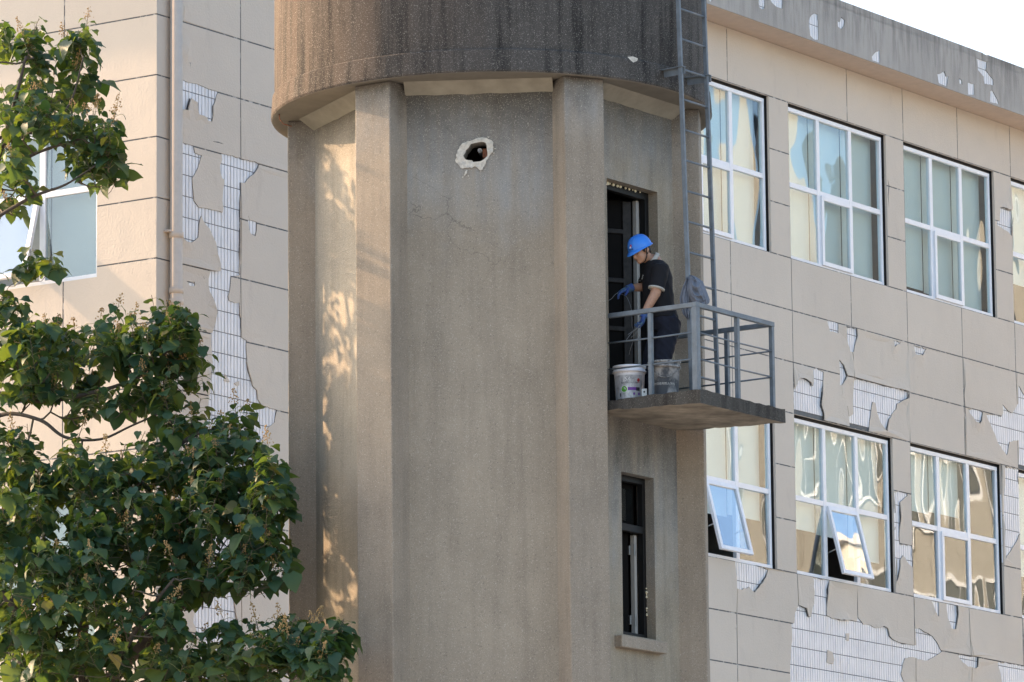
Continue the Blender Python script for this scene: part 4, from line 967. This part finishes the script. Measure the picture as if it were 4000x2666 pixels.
b2 = PD(2.29, -.475, SZ1+.002); root, patch, disc, text = bucket('cement_bucket', b2, .128, .150, .35, cementy, cemrim, rad(0))
tag(root, 'cement-splashed grey bucket standing behind the railing post', 'bucket', 'buckets on the balcony')
text('lettering', '室内钢结构防火涂料', .0275, -.02, .118, plain('worn_print', (.55, .54, .50), .7), .002)
m = MB(); hpts = []
for i in range(15):
    a = -1.35+2.7*i/14; sag = -.10*math.cos(a*1.12)**2 if abs(a) < 1.4 else 0
    hpts.append(b2+Vector((.157*math.sin(a), -.157*math.cos(a), .285+sag)))
m.tube(hpts, .0035, 6); m.build('handle', cemrim, root)
# junction box, brick, dark bag
jb = PD(2.12, -.57, SZ1); r_ = empty('steel_bracket_plate', jb); tag(r_, 'small galvanised steel angle plate lying between the two buckets', 'bracket')
m = MB(); m.box(jb+zv*.054, (.026, 0, 0), (0, .003, 0), (0, 0, .054)); m.box(jb+Vector((0, .03, .0045)), (.026, 0, 0), (0, .03, 0), (0, 0, .003)); m.build('plate', M['chrome'], r_, bevel=.002)
m = MB(); m.lathe((0, 0, 0), [(.009, 0), (.0005, .001)], 12); m.v = [tuple(jb+Vector((v[0]-.002, -.0036-v[2], v[1]+.076))) for v in m.v]; m.build('bolt_hole', M['black'], r_)
bk = PD(2.63, -.22, SZ1+.032); m = MB(); m.box(bk, tD*.115, nD*.055, zv*.03)
tag(m.build('brick', plain('dusty_pink_brick', (.30, .22, .20), .95, var=.2, vscale=30, bump=.5), None, origin=bk-zv*.03, bevel=.006), 'dusty pinkish brick lying on the slab behind the corner post', 'brick')
# ---- draped garment on the ladder
cz = lambda x, y, Y=50.95: atY(2620+x/5.805, 1050+y/5.805, Y)
cY = lp(-.24, 11.0).y; m = MB()
def drape(rows, depth, nf, ph, ridge, nu=72, nv=60, dy=0., uarc=0.):
    front = []; back = []
    for j in range(nv+1):
        v = j/nv; t = v*(len(rows)-1); i = min(int(t), len(rows)-2); f = t-i
        y, x0, x1 = [rows[i][q]+(rows[i+1][q]-rows[i][q])*f for q in range(3)]
        for k in range(nu+1):
            u = k/nu; wob = 10*mnoise.noise(Vector((u*3, v*4, ph)))
            uu = u+.22*mnoise.noise(Vector((u*2.2, v*2.4, ph+3)))+.05*mnoise.noise(Vector((u*7, v*5, ph)))
            r1 = abs(math.sin(math.pi*(nf*uu+ph))); r2 = abs(math.sin(math.pi*(nf*1.7*uu+1.3*ph+.35*v)))
            d = depth*math.sin(math.pi*min(1, max(0, u)))**.7*(.25+.75*min(1, v*2.2))
            h = ridge*(1-r1**.8)*(.3+.7*min(1, v*1.6))+ridge*.5*(1-r2)
            if uarc: h += uarc*max(0, 1-((u-.58)/.26)**2)*(1-abs(math.sin(math.pi*(5*(v+.55*(u-.58)**2*3)))))*max(0, 1-((v-.45)/.35)**2)
            yy = y+wob+(14*math.sin(9*u+ph) if v > .9 else 0)
            front.append(cz(x0+(x1-x0)*u, yy, cY+dy-d-h)); back.append(cz(x0+(x1-x0)*u, yy, cY+dy+.03*math.sin(math.pi*u)-h*.5))
    n = len(front); w = nu+1; fs_ = []
    for j in range(nv):
        for k in range(nu):
            a_ = j*w+k; fs_.append((a_, a_+1, a_+w+1, a_+w)); fs_.append((n+a_, n+a_+w, n+a_+w+1, n+a_+1))
    for k in range(nu): fs_ += [(k, n+k, n+k+1, k+1), (nv*w+k, nv*w+k+1, n+nv*w+k+1, n+nv*w+k)]
    for j in range(nv): fs_ += [(j*w, (j+1)*w, n+(j+1)*w, n+j*w), (j*w+nu, n+j*w+nu, n+(j+1)*w+nu, (j+1)*w+nu)]
    m.add(front+back, fs_, True)
drape([(150,425,480),(200,385,600),(300,335,735),(450,300,790),(600,320,850),(700,380,885),(760,420,880),(805,520,850)], .085, 2.1, .3, .038, uarc=.05)
drape([(210,355,410),(400,275,430),(560,225,450),(680,197,450),(800,215,450),(900,240,440),(1010,255,420),(1080,310,410),(1140,385,405)], .05, 2.6, .8, .030, nu=40, dy=-.02)
cl = m.build('draped_jacket', plain('grey_blue_cloth', (.15, .165, .195), .95, var=.12, vscale=20, bump=.3, bscale=180), None, origin=cz(450, 800, cY), fix=True)
tag(cl, 'crumpled grey-blue jacket hung over the ladder above the railing', 'jacket')
# ================================================================== the worker
M['skin'] = plain('skin', (.40, .225, .145), .5, var=.08, vscale=30); M['shirt'] = plain('black_polo', (.0085, .009, .0115), .85, var=.1, spec=.3); M['trim'] = plain('cream_trim', (.42, .40, .35), .85)
M['trousers'] = plain('navy_trousers', (.010, .013, .024), .85, var=.15, spec=.3); M['hair'] = plain('black_hair', (.010, .009, .008), .6)
M['helmet'] = plain('blue_hard_hat', (.03, .21, .72), .3, var=.03); M['glove'] = scuffed('blue_knit_glove', (.025, .06, .24), (.06, .13, .17), 30, .45, .62, .8)
YP = 50.86
feet = Vector((HP(800, 1900, YP).x, YP, SZ1)); MAN = empty('person', feet)
tag(MAN, 'worker in blue hard hat, black polo shirt and blue gloves bending over wires', 'person')
yaw = rad(22); fP = Vector((-math.cos(yaw), -math.sin(yaw), 0)); lP = zv.cross(fP)
# head frame
hy = rad(36); fh = Vector((-math.cos(hy), -math.sin(hy), 0)); pt_ = rad(27); HF = fh*math.cos(pt_)-zv*math.sin(pt_); HU = zv*math.cos(pt_)+fh*math.sin(pt_); HL = HU.cross(HF)
HC = HP(462, 376, YP-.06); hd = lambda f, l, u: HC+HF*f+HL*l+HU*u
nb = HP(655, 500, YP); lsh = HP(752, 650, YP-.17); lel = HP(672, 1000, YP-.20); lwr = HP(508, 1285, YP-.22)
rsh = HP(610, 660, YP+.15); rel = HP(500, 905, YP+.13); rwr = HP(318, 915, YP+.04)
pel = HP(815, 1430, YP); chest = HP(700, 780, YP); waist = HP(725, 1150, YP)
B = MB()
B.ell(hd(-.008, 0, .03), (HF*.098, HL*.076, HU*.105)); B.ell(hd(.028, 0, -.045), (HF*.064, HL*.062, HU*.068)); B.ell(hd(.062, 0, -.088), (HF*.026, HL*.030, HU*.022)); B.ell(hd(.052, 0, -.012), (HF*.040, HL*.060, HU*.040))
B.ell(hd(.094, 0, -.026), (HF*.020, HL*.013, HU*.026)); B.ell(hd(.098, 0, -.040), (HF*.017, HL*.018, HU*.012)); B.ell(hd(.074, 0, .018), (HF*.018, HL*.048, HU*.010))
for s in (1, -1):
    B.ell(hd(.056, s*.036, -.034), (HF*.026, HL*.022, HU*.022)); B.ell(hd(-.012, s*.078, -.012), (HF*.020, HL*.009, HU*.033)); B.ell(hd(-.02, s*.086, .0), (HF*.012, HL*.006, HU*.02))
B.ell(hd(.082, 0, -.066), (HF*.012, HL*.022, HU*.006)); B.ell(hd(.080, 0, -.077), (HF*.012, HL*.018, HU*.007))
B.tube([hd(-.02, 0, -.04), hd(-.045, 0, -.10), nb, nb+(chest-nb)*.3], [.060, .056, .062, .09], 16)
def tors(off): return [(nb+(chest-nb)*.12, fP*(.075+off), lP*(.085+off)), (nb+(chest-nb)*.38, fP*(.105+off), lP*(.165+off)), (chest, fP*(.125+off), lP*(.178+off)), (HP(705, 960, YP), fP*(.130+off), lP*(.170+off)), (waist, fP*(.130+off), lP*(.165+off)), (HP(765, 1320, YP), fP*(.130+off), lP*(.170+off))]
B.loft(tors(-.012)+[(pel, fP*.12, lP*.16), (pel-zv*.06, fP*.10, lP*.14)])
B.tube([lsh, (lsh*.5+lel*.5), lel, lel*.6+lwr*.4, lwr], [.062, .056, .050, .045, .031], 16); B.tube([rsh, (rsh+rel)/2, rel, rel*.6+rwr*.4, rwr], [.060, .052, .047, .043, .031], 16)
legs = []
for s, kx, ax_ in ((1, 0.02, .0), (-1, -.05, -.05)):
    hip = pel+lP*(.085*s)-zv*.03; ank = Vector((feet.x, feet.y, SZ1+.07))+lP*(.11*s)+fP*(.02 if s > 0 else .10); kn = (hip+ank)/2+fP*.06; legs.append((hip, kn, ank)); B.tube([hip, (hip+kn)/2, kn, (kn+ank)/2, ank], [.085, .075, .056, .052, .038], 14)
ld_ = (lwr-lel).normalized(); rd_ = (rwr-rel).normalized()
B.ell(lwr+ld_*.025, (ld_*.03, lP*.020, fP*.024)); B.ell(rwr+rd_*.025, (rd_*.03, lP*.022, zv*.020))
remesh(B, 'body', M['skin'], MAN, .0045, 3)
# hair, brows, eyes, mouth
hr = MB(); hr.ell(hd(-.018, 0, .034), (HF*.096, HL*.0795, HU*.098)); hr.ell(hd(-.06, 0, -.02), (HF*.045, HL*.066, HU*.05))
for s in (1, -1): hr.ell(hd(.016, s*.071, .012), (HF*.018, HL*.010, HU*.030))
remesh(hr, 'hair', M['hair'], MAN, .005, 2)
for s in (1, -1):
    e = MB(); e.ell(hd(.084, s*.033, .0075), (HF*.009, HL*.020, HU*.0045), 10, 6); e.build('eyebrow', M['hair'], MAN)
    e = MB(); e.ell(hd(.0785, s*.032, -.0085), (HF*.009, HL*.014, HU*.0042), 10, 6); e.build('eye', plain('dark_eye', (.03, .022, .018), .3), MAN)
e = MB(); e.ell(hd(.0905, 0, -.0715), (HF*.004, HL*.019, HU*.0018), 10, 6); e.build('mouth_line', plain('lip_line', (.14, .05, .04), .6), MAN)
# hard hat
def hat():
    m = MB(); nu, nv = 48, 14; vs_ = []
    for j in range(nv+1):
        ph = (math.pi/2)*j/nv
        for i in range(nu):
            a = 2*math.pi*i/nu; f, l = math.cos(a), math.sin(a); c = math.cos(ph)**.8
            rr = 1+.035*math.exp(-((l*c*.115)/.012)**2)*math.sin(ph)+.03*sum(math.exp(-((l*c*.115-s_*.036)/.009)**2) for s_ in (1, -1))*math.sin(ph)
            vs_.append(hd(-.005+f*c*.128*rr, l*c*.108*rr, .030+.128*math.sin(ph)*rr))
    m.add(vs_, [(j*nu+i, j*nu+(i+1) % nu, (j+1)*nu+(i+1) % nu, (j+1)*nu+i) for j in range(nv) for i in range(nu)], True)
    o = m.build('hard_hat', M['helmet'], MAN)
    m = MB(); vs_ = []
    for i in range(nu):
        a = 2*math.pi*i/nu; f, l = math.cos(a), math.sin(a); vz = max(0, f)**2.2
        for q, dz in ((.985, .006), (1.0, .006), (1.075+.30*vz, -.004-.020*vz), (1.075+.30*vz, -.009-.020*vz), (.985, -.002)):
            vs_.append(hd(-.005+f*.128*q, l*.108*(q if q < 1.05 else 1.075), .030+dz))
    m.add(vs_, [(i*5+k, ((i+1) % nu)*5+k, ((i+1) % nu)*5+(k+1) % 5, i*5+(k+1) % 5) for i in range(nu) for k in range(5)], True); m.build('brim', M['helmet'], o)
    sd_ = lambda a, ph, g: hd(-.005+math.cos(a)*math.cos(ph)**.8*.128*g, math.sin(a)*math.cos(ph)**.8*.108*g, .030+.128*math.sin(ph)*g)
    for nm, a0, a1, p0, p1, mt in (('emblem', .10, .30, .46, .56, red), ('emblem', .20, .30, .36, .46, red), ('emblem', .02, .20, .30, .44, white), ('emblem_text', -.16, -.06, .16, .26, ink), ('emblem_text', -.02, .08, .16, .26, ink), ('emblem_text', .12, .22, .16, .26, ink), ('emblem_text', .26, .36, .16, .26, ink)):
        p = MB(); p.quad(*[sd_(a, ph, 1.02) for a, ph in ((a0, p0), (a1, p0), (a1, p1), (a0+.04, p1))]); p.build(nm, mt, o)
    p = MB(); p.tube([hd(-.012, .098, .034), hd(.004, .083, -.02), hd(.012, .072, -.06), hd(.03, .045, -.098), hd(.035, 0, -.112)], .006, 6); p.tube([hd(-.055, .088, .034), hd(-.03, .084, -.01), hd(.004, .080, -.045)], .005, 6); p.build('chin_strap', M['hair'], o)
hat()
# clothes
S = MB(); S.loft(tors(.012)+[(HP(780, 1370, YP), fP*.146, lP*.186)])
shem = lsh+(lel-lsh)*.80; rhem = rsh+(rel-rsh)*.85
S.tube([lsh+lP*-.05, lsh, lsh*.55+shem*.45, shem], [.075, .082, .078, .077], 18); S.tube([rsh-lP*-.05, rsh, rsh*.5+rhem*.5, rhem], [.075, .080, .074, .072], 18)
sh = remesh(S, 'polo_shirt', M['shirt'], MAN, .006, 4)
def wrinkle(o, amp, sc, sq, slant=0.):
    n = len(o.data.vertices); co = np.zeros(n*3); no = np.zeros(n*3); o.data.vertices.foreach_get('co', co); o.data.vertices.foreach_get('normal', no)
    co = co.reshape(-1, 3); no = no.reshape(-1, 3); d = np.zeros(n)
    for i in range(n):
        x, y, z = co[i]; zz = z+slant*x; a = mnoise.noise(Vector((x*sc, y*sc, zz*sq))); b = mnoise.noise(Vector((x*sc*1.7+5, y*sc*1.7, zz*sq*2.1)))
        d[i] = (.55-abs(a)*1.6)+.45*b
    co += no*(d*amp)[:, None]; o.data.vertices.foreach_set('co', co.ravel()); o.data.update()
wrinkle(sh, .009, 4.5, 5.5, .8)
hm = MB(); dl_ = (shem-lsh).normalized(); hm.tube([shem-dl_*.008, shem+dl_*.008], [.0815, .0805], 32); hm.build('sleeve_hem', M['trim'], sh)
hm = MB(); hm.tube([rhem-(rhem-rsh).normalized()*.012, rhem], .0735, 20); hm.build('sleeve_hem', M['trim'], sh)
# collar: open band round the neck
cm = MB(); cc_ = HP(612, 512, YP-.01); upn = (fP*.80+zv*.60).normalized(); cl_ = lP; cf = cl_.cross(upn).normalized()
if cf.z > 0: cf = -cf          # cf points to the chin side
vs_ = []; nn_ = 36
for i in range(nn_+1):
    a = rad(20)+rad(320)*i/nn_; d_ = cf*math.cos(a)*.088+cl_*math.sin(a)*.082; op = math.exp(-(min(i, nn_-i)/5.)**2); du_ = d_.normalized()
    c0 = cc_+d_; lo_ = -.020-.018*op
    vs_ += [c0+du_*.012+upn*lo_, c0+du_*.002+upn*.020, c0-du_*.004+upn*.018, c0+du_*.004+upn*lo_]
cm.add(vs_, [(4*i+k, 4*i+4+k, 4*i+4+(k+1) % 4, 4*i+(k+1) % 4) for i in range(nn_) for k in range(4)], True); cm.build('collar', M['trim'], sh, fix=True)
for k in range(3):
    e = MB(); bp = HP(492-7*k, 733+25*k, YP-.16); dirc = (CAM-bp).normalized(); e.ell(bp, ((.0042, 0, 0), (0, .003, 0), (0, 0, .0042)), 8, 6); e.build('button', M['trim'], sh)
Tm = MB(); Tm.loft([(HP(770, 1280, YP), fP*.128, lP*.165), (HP(795, 1370, YP), fP*.140, lP*.180), (pel, fP*.145, lP*.185), (pel-zv*.08, fP*.135, lP*.18)])
for (hip, kn, ank) in legs: Tm.tube([hip+zv*.06, hip-zv*.05, (hip+kn)/2, kn, (kn+ank)/2, ank-zv*.03], [.10, .108, .098, .083, .076, .078], 18)
tr_ = remesh(Tm, 'trousers', M['trousers'], MAN, .006, 4); wrinkle(tr_, .013, 3.5, 9, .9)
e = MB(); bp = HP(966, 1433, YP-.1); e.ell(bp, ((.005, 0, 0), (0, .004, 0), (0, 0, .007)), 8, 6); e.build('rivet', M['chrome'], tr_)
for i, (hip, kn, ank) in enumerate(legs):
    e = MB(); fo = Vector((ank.x, ank.y, SZ1)); e.ell(fo+fP*.06+zv*.042, (fP*.135, lP*.047, zv*.04)); e.ell(fo+zv*.06-fP*.01, (fP*.06, lP*.045, zv*.058)); e.box(fo+fP*.05+zv*.011, fP*.125, lP*.04, zv*.011); remesh(e, 'shoe', M['hair'], MAN, .006, 2)
# gloves with five fingers each
def glove(wr, d, pn, curl, spread=.18, thumb_in=.5):
    m = MB(); d = d.normalized(); pn = (pn-d*pn.dot(d)).normalized(); w = d.cross(pn)      # w: towards the thumb side
    m.tube([wr-d*.035, wr+d*.01, wr+d*.03], [.042, .038, .038], 16); m.ell(wr+d*.055, (d*.052, w*.043, pn*.024))
    for k, (off, ln) in enumerate(((.030, .075), (.010, .085), (-.011, .078), (-.031, .060))):
        p = wr+d*.092+w*off; dd = (d+w*off*spread*8).normalized(); c = curl[k]; pts = [p-d*.02]; q = p; ang = 0
        for s_, fr_ in enumerate((.42, .33, .25)):
            pts.append(q); ang += c*(.7, 1.0, .8)[s_]; q = q+(dd*math.cos(ang)+pn*math.sin(ang))*ln*fr_
        pts.append(q); m.tube(pts, [.0115, .012, .0112, .0105, .0092], 10); m.ell(q, ((.0095, 0, 0), (0, .0095, 0), (0, 0, .0095)), 8, 6)
    p = wr+d*.035+w*.036; t1 = (d*.7+w*.6+pn*thumb_in).normalized(); t2 = (d*.9+w*.05+pn*thumb_in*1.3).normalized(); a1 = p+t1*.036; a2 = a1+t2*.036
    m.tube([p-t1*.015, p, a1, a2], [.014, .0145, .0125, .010], 10); m.ell(a2, ((.010, 0, 0), (0, .010, 0), (0, 0, .010)), 8, 6)
    return remesh(m, 'glove', M['glove'], MAN, .0032, 2)
lhd = (HP(472, 1480, YP-.24)-lwr); glove(lwr+lhd.normalized()*.015, lhd, fP*.9+lP*-.3, (.75, .8, .85, .9))
rhd = (HP(150, 975, YP-.0)-rwr); glove(rwr+rhd.normalized()*.015, rhd, Vector((-.1, .2, -1)), (.35, .5, .62, .7))
# wire he is pulling
wm_ = plain('bright_wire', (.30, .30, .30), .4, .8)
def wire(name, label, pts, Y, r=.0016):
    q = [HP(x, y, Y+dy) for x, y, dy in pts]; m = MB(); out = []
    for i in range(len(q)-1):
        a, b, c, d = q[max(i-1, 0)], q[i], q[i+1], q[min(i+2, len(q)-1)]
        for k in range(5):
            t = k/5; out.append(.5*((2*b)+(c-a)*t+(2*a-5*b+4*c-d)*t*t+(3*b-a-3*c+d)*t**3))
    out.append(q[-1]); m.tube(out, r, 6); tag(m.build(name, wm_, None, origin=q[-1]), label, 'wire', 'wires in the worker\'s hands')
wire('wire', 'thin bright wire looping from the raised glove down to the white bucket', [(115,995,0),(170,1010,0),(240,1035,-.02),(285,1110,-.04),(320,1220,-.06),(332,1350,-.06),(332,1460,-.06),(352,1540,-.06),(350,1680,-.05),(310,1800,-.04),(290,1890,-.02)], YP-.01)
wire('wire', 'short wire end sticking out of the raised glove towards the pilaster', [(130,980,0),(80,1020,-.01),(30,1075,-.02),(-10,1100,-.03)], YP-.01)
for k in range(4):
    x = (380, 330, 300, 430)[k]; wire('wire', ('second-longest wire strand fanning out below the lowered glove', 'longest wire strand fanning left below the lowered glove', 'wire strand crossing over the rod below the lowered glove', 'wire strand hanging straight below the lowered glove')[k],
        [(455, 1440, 0), ((430, 415, 420, 450)[k], 1490, -.01), (x+20, (1560, 1540, 1580, 1570)[k], -.02), (x-60+30*(k == 3), (1640, 1600, 1690, 1680)[k], -.03)], YP-.27)

LC.exclude = False
